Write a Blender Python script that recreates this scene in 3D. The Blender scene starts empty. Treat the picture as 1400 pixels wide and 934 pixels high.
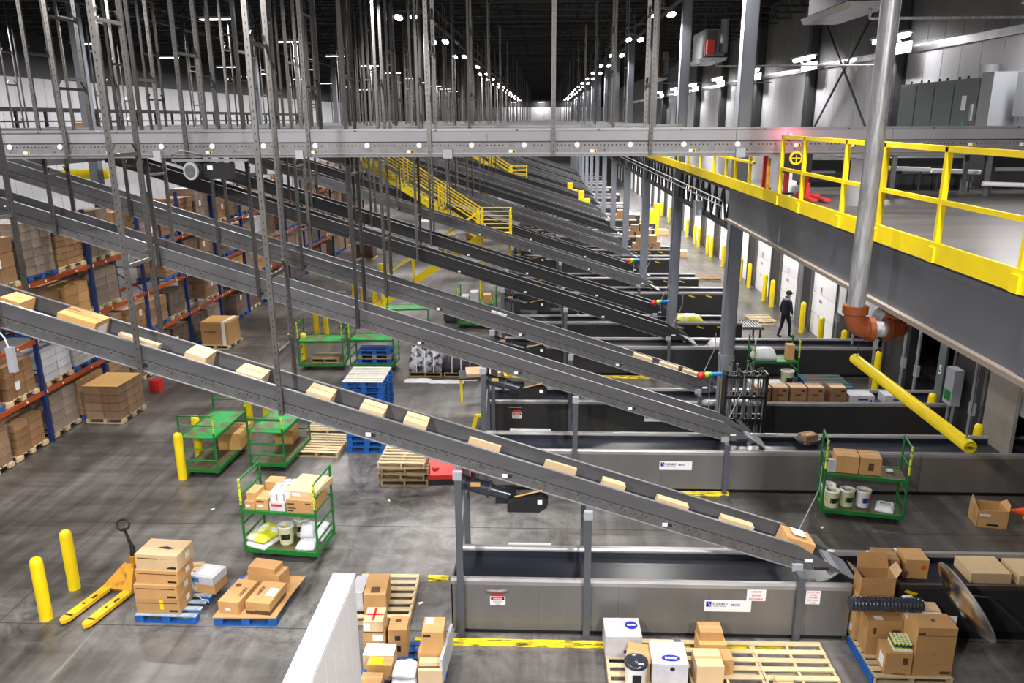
import bpy, math, random
from mathutils import Vector, Matrix
SC = bpy.context.scene
COL = SC.collection
R = math.radians
# ---------------------------------------------------------------- camera, world, exposure
cam = bpy.data.cameras.new('camera'); camo = bpy.data.objects.new('camera', cam); COL.objects.link(camo)
cam.sensor_fit = 'HORIZONTAL'; cam.sensor_width = 36.0; cam.lens = 36.0*1077.6/1400
cam.clip_start = 0.05; cam.clip_end = 400
Mx = ((0.99921339, -0.00532656, 0.03929666), (0.03926731, 0.27130143, -0.9616931), (-0.00553873, 0.96247969, 0.27129718))
camo.matrix_world = Matrix(((Mx[0][0], Mx[0][1], Mx[0][2], 0.0), (Mx[1][0], Mx[1][1], Mx[1][2], 0.0), (Mx[2][0], Mx[2][1], Mx[2][2], 7.9), (0, 0, 0, 1)))
SC.camera = camo
wd = bpy.data.worlds.new('world'); SC.world = wd; wd.use_nodes = True
wd.node_tree.nodes['Background'].inputs[0].default_value = (0.6, 0.65, 0.8, 1); wd.node_tree.nodes['Background'].inputs[1].default_value = 0.004
SC.view_settings.view_transform = 'Standard'; SC.view_settings.look = 'None'; SC.view_settings.gamma = 1; SC.view_settings.use_curve_mapping = False
SC.view_settings.exposure = 0.3
SC.cycles.max_bounces = 5; SC.cycles.diffuse_bounces = 2; SC.cycles.glossy_bounces = 2; SC.cycles.transmission_bounces = 4; SC.cycles.transparent_max_bounces = 6
SC.cycles.use_denoising = True
P_FLOOD, P_BAY, P_DOCK, P_WALL, P_NEAR = 450.0, 480.0, 430.0, 150.0, 850.0
COLLIGHT = (1.0, 0.97, 0.95)
# ---------------------------------------------------------------- materials
def mat(name, col, rough=0.5, metal=0.0, var=0.0, scale=3.0, col2=None, rnd=0.0, bump=0.0, stretch=None, emit=0.0, spec=None, alpha=None, thr=(0.35, 0.7)):
    m = bpy.data.materials.new(name); m.use_nodes = True; nt = m.node_tree; N = nt.nodes; L = nt.links
    b = N['Principled BSDF']; b.inputs['Roughness'].default_value = rough; b.inputs['Metallic'].default_value = metal
    c4 = (*col, 1); b.inputs['Base Color'].default_value = c4
    if spec is not None: b.inputs['Specular IOR Level'].default_value = spec
    if alpha is not None: b.inputs['Alpha'].default_value = alpha
    if emit:
        b.inputs['Emission Color'].default_value = c4; b.inputs['Emission Strength'].default_value = emit
    out = None
    if var or col2 or bump:
        tc = N.new('ShaderNodeTexCoord'); mp = N.new('ShaderNodeMapping'); L.new(tc.outputs['Object'], mp.inputs[0])
        if stretch: mp.inputs['Scale'].default_value = stretch
        nz = N.new('ShaderNodeTexNoise'); nz.inputs['Scale'].default_value = scale; nz.inputs['Detail'].default_value = 5; nz.inputs['Roughness'].default_value = 0.6
        L.new(mp.outputs[0], nz.inputs['Vector'])
        cr = N.new('ShaderNodeValToRGB'); cr.color_ramp.elements[0].position = thr[0]; cr.color_ramp.elements[1].position = thr[1]
        c2 = col2 if col2 else tuple(max(0, x*(1-var)) for x in col)
        cr.color_ramp.elements[0].color = (*c2, 1); cr.color_ramp.elements[1].color = c4
        L.new(nz.outputs[0], cr.inputs[0]); out = cr.outputs[0]
        if bump:
            bp = N.new('ShaderNodeBump'); bp.inputs['Strength'].default_value = bump; bp.inputs['Distance'].default_value = 0.02
            L.new(nz.outputs[0], bp.inputs['Height']); L.new(bp.outputs[0], b.inputs['Normal'])
    if rnd:
        oi = N.new('ShaderNodeObjectInfo'); hs = N.new('ShaderNodeHueSaturation')
        mr = N.new('ShaderNodeMapRange'); mr.inputs[3].default_value = 1-rnd; mr.inputs[4].default_value = 1+rnd*0.6
        L.new(oi.outputs['Random'], mr.inputs[0]); L.new(mr.outputs[0], hs.inputs['Value'])
        if out: L.new(out, hs.inputs['Color'])
        else: hs.inputs['Color'].default_value = c4
        out = hs.outputs[0]
    if out: L.new(out, b.inputs['Base Color'])
    return m
M = {}
M['steel'] = mat('dark_painted_steel', (0.125, 0.124, 0.132), 0.42, 0.2, var=0.25, scale=1.2, stretch=(1, 1, 4))
M['steel_dark'] = mat('charcoal_painted_steel', (0.032, 0.032, 0.036), 0.42, 0.2, var=0.25, scale=1.2)
M['channel'] = mat('zinc_channel', (0.17, 0.17, 0.17), 0.45, 0.4, var=0.35, scale=7)
M['edge'] = mat('bare_steel_edge', (0.30, 0.30, 0.31), 0.38, 0.5)
M['hang'] = mat('slotted_hanger_steel', (0.155, 0.147, 0.14), 0.4, 0.6, var=0.3, scale=2, rnd=0.6)
M['sorter'] = mat('grey_sorter_panel', (0.30, 0.29, 0.31), 0.42, 0.2, var=0.12, scale=0.7)
M['belt'] = mat('black_rubber_belt', (0.018, 0.021, 0.034), 0.28, 0.0, var=0.4, scale=2, stretch=(0.2, 4, 1))
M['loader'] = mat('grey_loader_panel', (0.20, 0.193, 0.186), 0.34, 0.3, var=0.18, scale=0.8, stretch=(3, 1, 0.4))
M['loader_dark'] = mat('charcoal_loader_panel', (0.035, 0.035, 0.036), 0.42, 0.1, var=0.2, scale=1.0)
M['lip'] = mat('worn_steel_lip', (0.40, 0.385, 0.385), 0.34, 0.35, var=0.3, scale=3, stretch=(0.3, 4, 1))
M['column'] = mat('blue_grey_column', (0.23, 0.25, 0.29), 0.4, 0.1, var=0.15, scale=1)
M['girder'] = mat('grey_girder', (0.105, 0.112, 0.13), 0.42, 0.1, var=0.2, scale=0.8)
M['truss'] = mat('dark_truss_steel', (0.035, 0.036, 0.04), 0.5)
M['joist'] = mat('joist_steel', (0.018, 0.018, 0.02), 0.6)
M['ceil'] = mat('unlit_tone_ceiling_deck', (0.006, 0.006, 0.007), 0.9)  # near-black colour stands in for a deck that gets no light
M['yellow'] = mat('safety_yellow_paint', (0.93, 0.70, 0.004), 0.42, var=0.12, scale=3)
M['yellow_old'] = mat('scuffed_yellow_paint', (0.88, 0.68, 0.01), 0.5, col2=(0.08, 0.07, 0.02), scale=6, thr=(0.38, 0.54), stretch=(0.6, 3, 3))
M['orange'] = mat('rack_orange', (0.42, 0.068, 0.012), 0.5, var=0.2, scale=3)
M['blue'] = mat('rack_blue', (0.012, 0.035, 0.15), 0.5, var=0.2, scale=3)
M['palblue'] = mat('pallet_blue', (0.012, 0.13, 0.50), 0.6, var=0.35, scale=8)
M['palblue_worn'] = mat('worn_blue_board', (0.48, 0.52, 0.50), 0.7, col2=(0.10, 0.22, 0.42), scale=6, stretch=(1, 1, 1))
M['wood'] = mat('pallet_wood', (0.72, 0.56, 0.33), 0.7, var=0.25, scale=5, stretch=(1, 6, 6), rnd=0.22)
M['wood_old'] = mat('old_pallet_wood', (0.40, 0.28, 0.15), 0.75, var=0.4, scale=5, stretch=(1, 6, 6), rnd=0.2)
M['whitewood'] = mat('whitewashed_board', (0.66, 0.64, 0.56), 0.7, var=0.25, scale=5, stretch=(6, 1, 6))
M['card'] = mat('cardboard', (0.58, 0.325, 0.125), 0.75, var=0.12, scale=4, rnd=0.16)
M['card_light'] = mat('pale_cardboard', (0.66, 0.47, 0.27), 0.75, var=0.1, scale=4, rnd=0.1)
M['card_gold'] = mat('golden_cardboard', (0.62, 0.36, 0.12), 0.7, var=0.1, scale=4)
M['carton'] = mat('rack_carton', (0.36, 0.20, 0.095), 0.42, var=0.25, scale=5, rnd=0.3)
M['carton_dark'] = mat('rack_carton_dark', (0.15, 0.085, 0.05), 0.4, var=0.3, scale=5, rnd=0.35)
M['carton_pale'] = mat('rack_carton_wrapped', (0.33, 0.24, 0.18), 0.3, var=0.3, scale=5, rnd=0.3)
M['carton_white'] = mat('white_case', (0.62, 0.62, 0.66), 0.5, var=0.2, scale=5, rnd=0.12)
M['tape'] = mat('packing_tape', (0.52, 0.34, 0.16), 0.4)
M['white'] = mat('white_paint', (0.80, 0.79, 0.80), 0.5, var=0.05, scale=1)
M['paper'] = mat('white_paper_label', (0.82, 0.82, 0.82), 0.5)
M['ink'] = mat('black_ink', (0.012, 0.012, 0.014), 0.6)
M['brownink'] = mat('brown_ink', (0.10, 0.045, 0.02), 0.7)
M['blueink'] = mat('blue_ink', (0.012, 0.02, 0.33), 0.5)
M['redink'] = mat('red_ink', (0.62, 0.02, 0.02), 0.5)
M['green'] = mat('cart_green', (0.010, 0.19, 0.03), 0.45, var=0.3, scale=5)
M['greendeck'] = mat('worn_green_deck', (0.02, 0.28, 0.06), 0.5, col2=(0.13, 0.085, 0.055), scale=2.6, thr=(0.40, 0.52))
M['cartdeck'] = mat('worn_wood_deck', (0.16, 0.095, 0.045), 0.65, col2=(0.04, 0.06, 0.025), scale=3.5)
M['greenyel'] = mat('chipped_yellow_green', (0.62, 0.66, 0.05), 0.5, col2=(0.02, 0.22, 0.04), scale=14, thr=(0.42, 0.5))
M['jack'] = mat('pallet_jack_orange', (0.62, 0.29, 0.012), 0.45, col2=(0.22, 0.09, 0.012), scale=7, thr=(0.28, 0.46))
M['jackfork'] = mat('pallet_jack_fork_yellow', (0.80, 0.47, 0.012), 0.42, col2=(0.5, 0.26, 0.01), scale=5, thr=(0.2, 0.5))
M['black'] = mat('black_plastic', (0.012, 0.012, 0.013), 0.4)
M['rubber'] = mat('dark_rubber', (0.02, 0.02, 0.02), 0.7)
M['red'] = mat('red_plastic', (0.62, 0.025, 0.02), 0.45, var=0.15, scale=4)
M['orangered'] = mat('cone_orange', (0.85, 0.10, 0.01), 0.5)
M['palteal'] = mat('worn_teal_board', (0.05, 0.13, 0.14), 0.7, col2=(0.17, 0.11, 0.07), scale=4, thr=(0.4, 0.55))
M['rust'] = mat('orange_primer_pipe', (0.20, 0.045, 0.010), 0.38, var=0.3, scale=4)
M['galv'] = mat('galvanised_pipe', (0.42, 0.42, 0.44), 0.4, 0.4, var=0.5, scale=4, stretch=(6, 6, 0.8))
M['mirror'] = mat('mirror_face', (0.62, 0.61, 0.58), 0.22, 1.0)
M['bucket'] = mat('translucent_bucket', (0.74, 0.78, 0.48), 0.35, var=0.08)
M['bucketw'] = mat('white_bucket', (0.80, 0.78, 0.78), 0.35)
M['bag'] = mat('white_sack', (0.78, 0.78, 0.82), 0.5, var=0.1, scale=5, bump=0.4)
M['bagyellow'] = mat('yellow_sack', (0.66, 0.68, 0.03), 0.5, col2=(0.8, 0.8, 0.76), scale=4, thr=(0.45, 0.5))
M['film'] = mat('clear_film', (0.75, 0.76, 0.8), 0.12, alpha=0.06)
M['foil'] = mat('dark_roll_plastic', (0.025, 0.03, 0.045), 0.2, spec=0.8)
M['cabinet'] = mat('grey_cabinet', (0.12, 0.145, 0.155), 0.45, var=0.1, scale=1)
M['cabinet_l'] = mat('light_grey_box', (0.33, 0.35, 0.38), 0.45)
M['duct'] = mat('bright_duct', (0.62, 0.62, 0.66), 0.25, 0.7, var=0.25, scale=3)
M['heater'] = mat('grey_heater', (0.13, 0.13, 0.14), 0.45, 0.2)
M['bale1'] = mat('bale_plastic', (0.55, 0.55, 0.6), 0.25, col2=(0.04, 0.04, 0.05), scale=7, thr=(0.42, 0.56))
M['bale2'] = mat('bale_dark', (0.03, 0.03, 0.04), 0.35, col2=(0.25, 0.12, 0.10), scale=9, thr=(0.3, 0.42))
M['navy'] = mat('navy_cloth', (0.012, 0.017, 0.035), 0.85, var=0.3, scale=9, bump=0.3)
M['blackcloth'] = mat('black_cloth', (0.006, 0.006, 0.008), 0.9)
M['skin'] = mat('skin', (0.50, 0.29, 0.21), 0.55)
M['glove'] = mat('pale_glove', (0.62, 0.60, 0.56), 0.8)
M['grey_hood'] = mat('grey_hood_cloth', (0.17, 0.18, 0.21), 0.9)
M['cyan'] = mat('blue_signal_cap', (0.02, 0.20, 0.55), 0.3)
M['lime'] = mat('yellow_green_signal_cap', (0.42, 0.62, 0.03), 0.3)
M['siggreen'] = mat('green_signal_cap', (0.01, 0.45, 0.18), 0.3)
M['lamp'] = mat('lamp_lens', (1.0, 0.97, 0.95), 0.3, emit=22.0)
M['lampstrip'] = mat('strip_lens', (1.0, 0.97, 0.95), 0.3, emit=9.0)
M['redlamp'] = mat('red_beacon_lens', (1.0, 0.08, 0.08), 0.3, emit=6.0)
def floor_mat():
    m = bpy.data.materials.new('polished_concrete'); m.use_nodes = True; nt = m.node_tree; N = nt.nodes; L = nt.links; b = N['Principled BSDF']
    tc = N.new('ShaderNodeTexCoord')
    def nz(sc, det, st=(1, 1, 1), rot=0, dist=0.0, rough=0.65):
        mp = N.new('ShaderNodeMapping'); mp.inputs['Scale'].default_value = st; mp.inputs['Rotation'].default_value = (0, 0, rot); L.new(tc.outputs['Object'], mp.inputs[0])
        n = N.new('ShaderNodeTexNoise'); n.inputs['Scale'].default_value = sc; n.inputs['Detail'].default_value = det; n.inputs['Roughness'].default_value = rough; n.inputs['Distortion'].default_value = dist; L.new(mp.outputs[0], n.inputs['Vector']); return n.outputs[0]
    def ramp(src, p0, c0, p1, c1):
        r = N.new('ShaderNodeValToRGB'); r.color_ramp.elements[0].position = p0; r.color_ramp.elements[0].color = (*c0, 1); r.color_ramp.elements[1].position = p1; r.color_ramp.elements[1].color = (*c1, 1); L.new(src, r.inputs[0]); return r.outputs[0]
    def mix(a, c, f, mode='MULTIPLY'):
        x = N.new('ShaderNodeMix'); x.data_type = 'RGBA'; x.blend_type = mode
        if isinstance(f, float): x.inputs[0].default_value = f
        else: L.new(f, x.inputs[0])
        L.new(a, x.inputs[6]); L.new(c, x.inputs[7]); return x.outputs[2]
    def math_(op, a, c):
        x = N.new('ShaderNodeMath'); x.operation = op
        for k, v in enumerate((a, c)):
            if isinstance(v, float): x.inputs[k].default_value = v
            else: L.new(v, x.inputs[k])
        return x.outputs[0]
    c = ramp(nz(0.3, 7, dist=0.8), 0.36, (0.070, 0.063, 0.058), 0.66, (0.168, 0.160, 0.154))
    c = mix(c, ramp(nz(1.0, 7, (2.4, 0.14, 1), 0.22, 0.6), 0.38, (0.42, 0.40, 0.385), 0.60, (1.12, 1.12, 1.12)), 0.75)   # tyre sweeps along the aisle
    c = mix(c, ramp(nz(1.1, 7, (0.16, 2.6, 1), -0.16, 0.8), 0.36, (0.50, 0.48, 0.46), 0.60, (1.08, 1.08, 1.08)), 0.6)     # sweeps across
    c = mix(c, ramp(nz(3.2, 9), 0.30, (0.55, 0.53, 0.50), 0.52, (1, 1, 1)), 0.6)
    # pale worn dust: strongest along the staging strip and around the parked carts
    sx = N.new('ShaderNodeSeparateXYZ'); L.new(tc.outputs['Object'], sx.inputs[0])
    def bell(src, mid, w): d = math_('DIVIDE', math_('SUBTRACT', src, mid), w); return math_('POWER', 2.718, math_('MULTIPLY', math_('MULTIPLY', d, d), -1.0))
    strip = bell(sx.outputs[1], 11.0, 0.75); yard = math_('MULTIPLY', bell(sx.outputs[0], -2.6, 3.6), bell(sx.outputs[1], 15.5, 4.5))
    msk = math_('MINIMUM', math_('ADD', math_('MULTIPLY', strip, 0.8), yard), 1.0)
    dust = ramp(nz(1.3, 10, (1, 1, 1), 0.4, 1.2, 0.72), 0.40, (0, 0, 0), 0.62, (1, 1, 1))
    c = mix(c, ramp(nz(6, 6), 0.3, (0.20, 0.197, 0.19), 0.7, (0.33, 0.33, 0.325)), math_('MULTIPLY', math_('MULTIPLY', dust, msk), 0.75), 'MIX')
    sc = ramp(nz(1.5, 9, (3.0, 0.22, 1), -0.5, 0.5), 0.64, (0, 0, 0), 0.70, (0.09, 0.09, 0.09)); c = mix(c, sc, 1.0, 'ADD')
    dk = ramp(nz(1.7, 5, dist=0.4), 0.66, (1, 1, 1), 0.73, (0.45, 0.43, 0.42)); c = mix(c, dk, 0.8)
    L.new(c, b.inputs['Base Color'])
    rr = N.new('ShaderNodeMapRange'); rr.inputs[3].default_value = 0.20; rr.inputs[4].default_value = 0.5; L.new(nz(0.9, 5), rr.inputs[0]); L.new(rr.outputs[0], b.inputs['Roughness'])
    return m
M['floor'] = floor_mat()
M['sorter_low'] = mat('perforated_sorter_rail', (0.24, 0.235, 0.24), 0.42, 0.3, var=0.25, scale=6)
M['chute'] = mat('clear_blue_plastic_chute', (0.38, 0.40, 0.46), 0.25)
M['tan'] = mat('tan_fireproofed_flange', (0.20, 0.165, 0.135), 0.6)
M['wallup_shade'] = mat('shade_toned_wall_panel', (0.17, 0.17, 0.175), 0.55, var=0.1, scale=0.6)  # shade above the wall lamps painted in as a darker grey
M['darkred'] = mat('dark_red_steel', (0.09, 0.012, 0.012), 0.5)
M['beige'] = mat('beige_dock_seal', (0.26, 0.23, 0.20), 0.7, var=0.2, scale=2)
M['lip_dark'] = mat('dark_brown_worn_lip', (0.11, 0.09, 0.08), 0.4, 0.3, var=0.4, scale=3)
M['joint'] = mat('floor_joint', (0.05, 0.047, 0.045), 0.8)
M['deckfloor'] = mat('mezzanine_deck', (0.115, 0.106, 0.10), 0.28, var=0.45, scale=0.9, stretch=(0.4, 2.5, 1))
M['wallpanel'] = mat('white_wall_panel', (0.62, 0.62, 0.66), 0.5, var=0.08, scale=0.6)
M['wallgrey'] = mat('grey_wall_panel', (0.40, 0.40, 0.42), 0.5, var=0.1, scale=0.6)
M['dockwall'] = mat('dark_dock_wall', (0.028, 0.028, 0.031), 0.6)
M['dockdoor'] = mat('white_dock_door', (0.78, 0.77, 0.79), 0.45)
# ---------------------------------------------------------------- mesh builder
class MB:
    def __init__(s): s.v = []; s.f = []; s.m = []; s.sm = []; s.mats = []
    def mi(s, m):
        if m not in s.mats: s.mats.append(m)
        return s.mats.index(m)
    def add(s, vs, fs, m, smooth=False, T=None):
        o = len(s.v); k = s.mi(m)
        s.v += [tuple(T @ Vector(p)) for p in vs] if T is not None else [tuple(p) for p in vs]
        for f in fs: s.f.append(tuple(i+o for i in f)); s.m.append(k); s.sm.append(smooth)
        return s
    def box(s, x0, x1, y0, y1, z0, z1, m, T=None):
        vs = [(x, y, z) for z in (z0, z1) for y in (y0, y1) for x in (x0, x1)]
        return s.add(vs, [(0, 2, 3, 1), (4, 5, 7, 6), (0, 1, 5, 4), (2, 6, 7, 3), (0, 4, 6, 2), (1, 3, 7, 5)], m, False, T)
    def cbox(s, c, d, m, T=None): return s.box(c[0]-d[0]/2, c[0]+d[0]/2, c[1]-d[1]/2, c[1]+d[1]/2, c[2]-d[2]/2, c[2]+d[2]/2, m, T)
    def frame(s, p, q, up):
        p = Vector(p); q = Vector(q); d = (q-p); l = d.length; d = d/l
        u = Vector(up) if up else (Vector((0, 0, 1)) if abs(d.z) < 0.95 else Vector((0, 1, 0)))
        a = d.cross(u).normalized(); b = a.cross(d).normalized(); return p, q, a, b
    def bar(s, p, q, w, h, m, up=None):
        p, q, a, b = s.frame(p, q, up); vs = []
        for c in (p, q):
            for sa, sb in ((-1, -1), (1, -1), (1, 1), (-1, 1)): vs.append(c+a*(sa*w/2)+b*(sb*h/2))
        return s.add(vs, [(0, 1, 2, 3), (4, 7, 6, 5), (0, 4, 5, 1), (1, 5, 6, 2), (2, 6, 7, 3), (3, 7, 4, 0)], m)
    def cyl(s, p, q, r, m, n=10, r2=None, cap=True):
        p, q, a, b = s.frame(p, q, None); r2 = r if r2 is None else r2; vs = []
        for c, rr in ((p, r), (q, r2)):
            for i in range(n): t = 2*math.pi*i/n; vs.append(c+a*(math.cos(t)*rr)+b*(math.sin(t)*rr))
        s.add(vs, [(i, (i+1) % n, n+(i+1) % n, n+i) for i in range(n)], m, True)
        if cap: s.add(vs, [tuple(range(n-1, -1, -1)), tuple(range(n, 2*n))], m)
        return s
    def tube(s, pts, r, m, n=8, cap=True):
        P = [Vector(p) for p in pts]; rings = []; prev = None
        for i, p in enumerate(P):
            d = (P[min(i+1, len(P)-1)]-P[max(i-1, 0)]).normalized()
            if prev is None: u = Vector((0, 0, 1)) if abs(d.z) < 0.9 else Vector((0, 1, 0)); a = d.cross(u).normalized()
            else: a = (prev-d*prev.dot(d)).normalized()
            prev = a; b = d.cross(a); rr = r[i] if isinstance(r, (list, tuple)) else r
            rings.append([p+a*(math.cos(2*math.pi*k/n)*rr)+b*(math.sin(2*math.pi*k/n)*rr) for k in range(n)])
        vs = [v for g in rings for v in g]; fs = []
        for i in range(len(P)-1):
            for k in range(n): fs.append((i*n+k, i*n+(k+1) % n, (i+1)*n+(k+1) % n, (i+1)*n+k))
        s.add(vs, fs, m, True)
        if cap: s.add(rings[0], [tuple(range(n-1, -1, -1))], m); s.add(rings[-1], [tuple(range(n))], m)
        return s
    def lathe(s, prof, m, n=14, c=(0, 0, 0), T=None):
        vs = []
        for r, z in prof:
            for k in range(n): t = 2*math.pi*k/n; vs.append((c[0]+r*math.cos(t), c[1]+r*math.sin(t), c[2]+z))
        fs = [(i*n+k, i*n+(k+1) % n, (i+1)*n+(k+1) % n, (i+1)*n+k) for i in range(len(prof)-1) for k in range(n)]
        s.add(vs, fs, m, True, T)
        if prof[-1][0] > 1e-4: s.add(vs[-n:], [tuple(range(n))], m, False, T)
        if prof[0][0] > 1e-4: s.add(vs[:n], [tuple(range(n-1, -1, -1))], m, False, T)
        return s
    def prism(s, poly, axis, a0, a1, m):
        # poly in the two other axes; axis 'y': poly=(x,z); 'x': (y,z); 'z': (x,y)
        def pt(p, a): return (p[0], a, p[1]) if axis == 'y' else ((a, p[0], p[1]) if axis == 'x' else (p[0], p[1], a))
        n = len(poly); vs = [pt(p, a0) for p in poly]+[pt(p, a1) for p in poly]
        return s.add(vs, [tuple(range(n-1, -1, -1)), tuple(range(n, 2*n))]+[(i, (i+1) % n, n+(i+1) % n, n+i) for i in range(n)], m)
    def quad(s, a, b, c, d, m): return s.add([a, b, c, d], [(0, 1, 2, 3)], m)
    def mesh(s, name):
        me = bpy.data.meshes.new(name); me.from_pydata(s.v, [], s.f)
        for m in s.mats: me.materials.append(M[m] if isinstance(m, str) else m)
        me.polygons.foreach_set('material_index', s.m); me.polygons.foreach_set('use_smooth', s.sm); me.update(); return me
    def build(s, name, parent=None, loc=(0, 0, 0), rz=0): return put(name, s.mesh(name), parent, loc, rz)
def put(name, me, parent=None, loc=(0, 0, 0), rz=0):
    o = bpy.data.objects.new(name, me); COL.objects.link(o); o.location = loc
    if rz: o.rotation_euler = (0, 0, rz)
    if parent is not None: o.parent = parent
    return o
def tag(o, label=None, cat=None, group=None, kind=None):
    if label: o['label'] = label
    if cat: o['category'] = cat
    if group: o['group'] = group
    if kind: o['kind'] = kind
    return o
def thing(name, label, cat, loc=(0, 0, 0), rz=0, group=None):
    o = bpy.data.objects.new(name, None); COL.objects.link(o); o.location = loc; o.rotation_euler = (0, 0, rz); o.empty_display_size = 0.2
    return tag(o, label, cat, group)
CACHE = {}
def cm(key, fn):
    if key not in CACHE:
        b = MB(); fn(b); CACHE[key] = b.mesh(str(key[0] if isinstance(key, tuple) else key))
    return CACHE[key]
def kids(o): return KID.get(o.name, [])
def copy_tree(o, label=None, loc=None, rz=None):
    c = o.copy(); COL.objects.link(c)
    if loc is not None: c.location = loc
    if rz is not None: c.rotation_euler = (0, 0, rz)
    if label: c['label'] = label
    for ch in list(o.children):
        d = ch.copy(); COL.objects.link(d); d.parent = c
        for g in list(ch.children):
            e = g.copy(); COL.objects.link(e); e.parent = d
    return c
ORD = ['first', 'second', 'third', 'fourth', 'fifth', 'sixth', 'seventh', 'eighth', 'ninth', 'tenth', 'eleventh', 'twelfth', 'thirteenth', 'fourteenth', 'fifteenth', 'sixteenth', 'seventeenth', 'eighteenth', 'nineteenth', 'twentieth', 'twenty-first', 'twenty-second', 'twenty-third', 'twenty-fourth', 'twenty-fifth', 'twenty-sixth', 'twenty-seventh', 'twenty-eighth', 'twenty-ninth', 'thirtieth']
TXT = {}
def text(s, size, m, parent, loc, rot, name='lettering', align='CENTER', sx=1.0):
    key = (s, size, m, align)
    if key not in TXT:
        cu = bpy.data.curves.new('t', 'FONT'); cu.body = s; cu.size = size; cu.align_x = align; cu.align_y = 'CENTER'; cu.resolution_u = 2; cu.offset = size*.016
        o = bpy.data.objects.new('t', cu); COL.objects.link(o); dg = bpy.context.evaluated_depsgraph_get(); me = bpy.data.meshes.new_from_object(o.evaluated_get(dg))
        COL.objects.unlink(o); bpy.data.objects.remove(o); me.name = 'lettering'; me.materials.clear(); me.materials.append(M[m]); TXT[key] = me
    t = bpy.data.objects.new(name, TXT[key]); COL.objects.link(t); t.parent = parent; t.location = loc; t.rotation_euler = rot; t.scale = (sx, 1, 1)
    return t
FRONT = (math.pi/2, 0, 0)   # lettering facing -Y
RIGHT = (math.pi/2, 0, math.pi/2)  # facing +X
LEFT = (math.pi/2, 0, -math.pi/2)
rng = random.Random(7)
# ================================================================ SETTING
def struct(name, b, parent=None, loc=(0, 0, 0)):
    o = b.build(name, parent, loc); o['kind'] = 'structure'; return o
XW, XD, XL, YF, YN, ZC = 11.0, 10.2, -26.0, 152.0, -7.0, 13.2
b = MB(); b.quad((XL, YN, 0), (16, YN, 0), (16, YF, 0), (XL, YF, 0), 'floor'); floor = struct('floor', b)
def joint(p, q, w=0.025):
    MB().bar((p[0], p[1], 0.001), (q[0], q[1], 0.001), w, 0.004, 'joint', (0, 0, 1)).build('floor_joint', floor)
for y in (10.85, 14.2, 18.3): joint((XL, y), (10, y), .014)
for x in (-8.9, 7.9): joint((x, 2), (x, 60), .014)
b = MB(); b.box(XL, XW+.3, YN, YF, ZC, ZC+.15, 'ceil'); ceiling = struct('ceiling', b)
b = MB(); b.box(XL-.3, XL, YN, YF, 0, ZC, 'dockwall'); wl = struct('wall_left', b)
pm = cm('panel_left', lambda b: b.box(0, .05, .015, 1.185, 0, 2.55, 'wallpanel'))
pm2 = cm('panel_left_low', lambda b: b.box(0, .05, .015, 1.185, 0, 6.6, 'wallpanel'))
for k in range(64):
    put('wall_panel', pm, wl, (XL+.0, 30+1.2*k, 7.5)); put('wall_panel', pm2, wl, (XL, 30+1.2*k, .6))
b = MB(); b.box(XL, XW+.3, YF, YF+.3, 0, ZC, 'dockwall'); wf = struct('wall_far', b)
pf = cm('panel_far', lambda b: b.box(.02, 2.98, -.06, 0, 6.0, 10.0, 'wallpanel'))
for k in range(9): put('wall_panel', pf, wf, (-12+3*k, YF, 0))
b = MB(); b.box(XL, XW+.3, YN-.3, YN, 0, ZC, 'wallgrey'); struct('wall_near', b)
b = MB(); b.box(XW, XW+.3, YN, YF, 6.4, ZC, 'wallup_shade'); wr = struct('wall_right', b)
pr_ = cm('panel_right', lambda b: b.box(-.05, 0, .012, 1.008, 0, 3.2, 'wallup_shade'))
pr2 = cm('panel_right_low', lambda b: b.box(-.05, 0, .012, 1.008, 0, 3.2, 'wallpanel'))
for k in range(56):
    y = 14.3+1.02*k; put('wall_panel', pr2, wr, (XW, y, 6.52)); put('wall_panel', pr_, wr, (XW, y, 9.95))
b = MB(); b.box(XW-.12, XW, 10, 110, 9.73, 9.93, 'duct'); struct('trim_1', b)
# dark wall columns of the upper right wall
for k in range(9):
    b = MB(); y = 17.7+8.12*k; b.box(XW-.42, XW-.36, y-.2, y+.2, 6.5, ZC, 'truss'); b.box(XW-.08, XW-.05, y-.2, y+.2, 6.5, ZC, 'truss'); b.box(XW-.36, XW-.08, y-.02, y+.02, 6.5, ZC, 'truss')
    tag(b.build('wall_column'), 'dark steel wall column on the upper right wall, %s from the camera' % ORD[k], 'column', 'upper wall columns')
# cross braces
for k in (2,):
    b = MB(); y0 = 18.4+8.12*k-8.0; y1 = y0+7.6
    b.bar((XW-.2, y0, 6.6), (XW-.2, y1, 12.4), .06, .06, 'truss'); b.bar((XW-.24, y1, 6.6), (XW-.24, y0, 12.4), .06, .06, 'truss')
    tag(b.build('cross_brace'), 'thin dark X brace against the upper right wall', 'brace')
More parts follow.
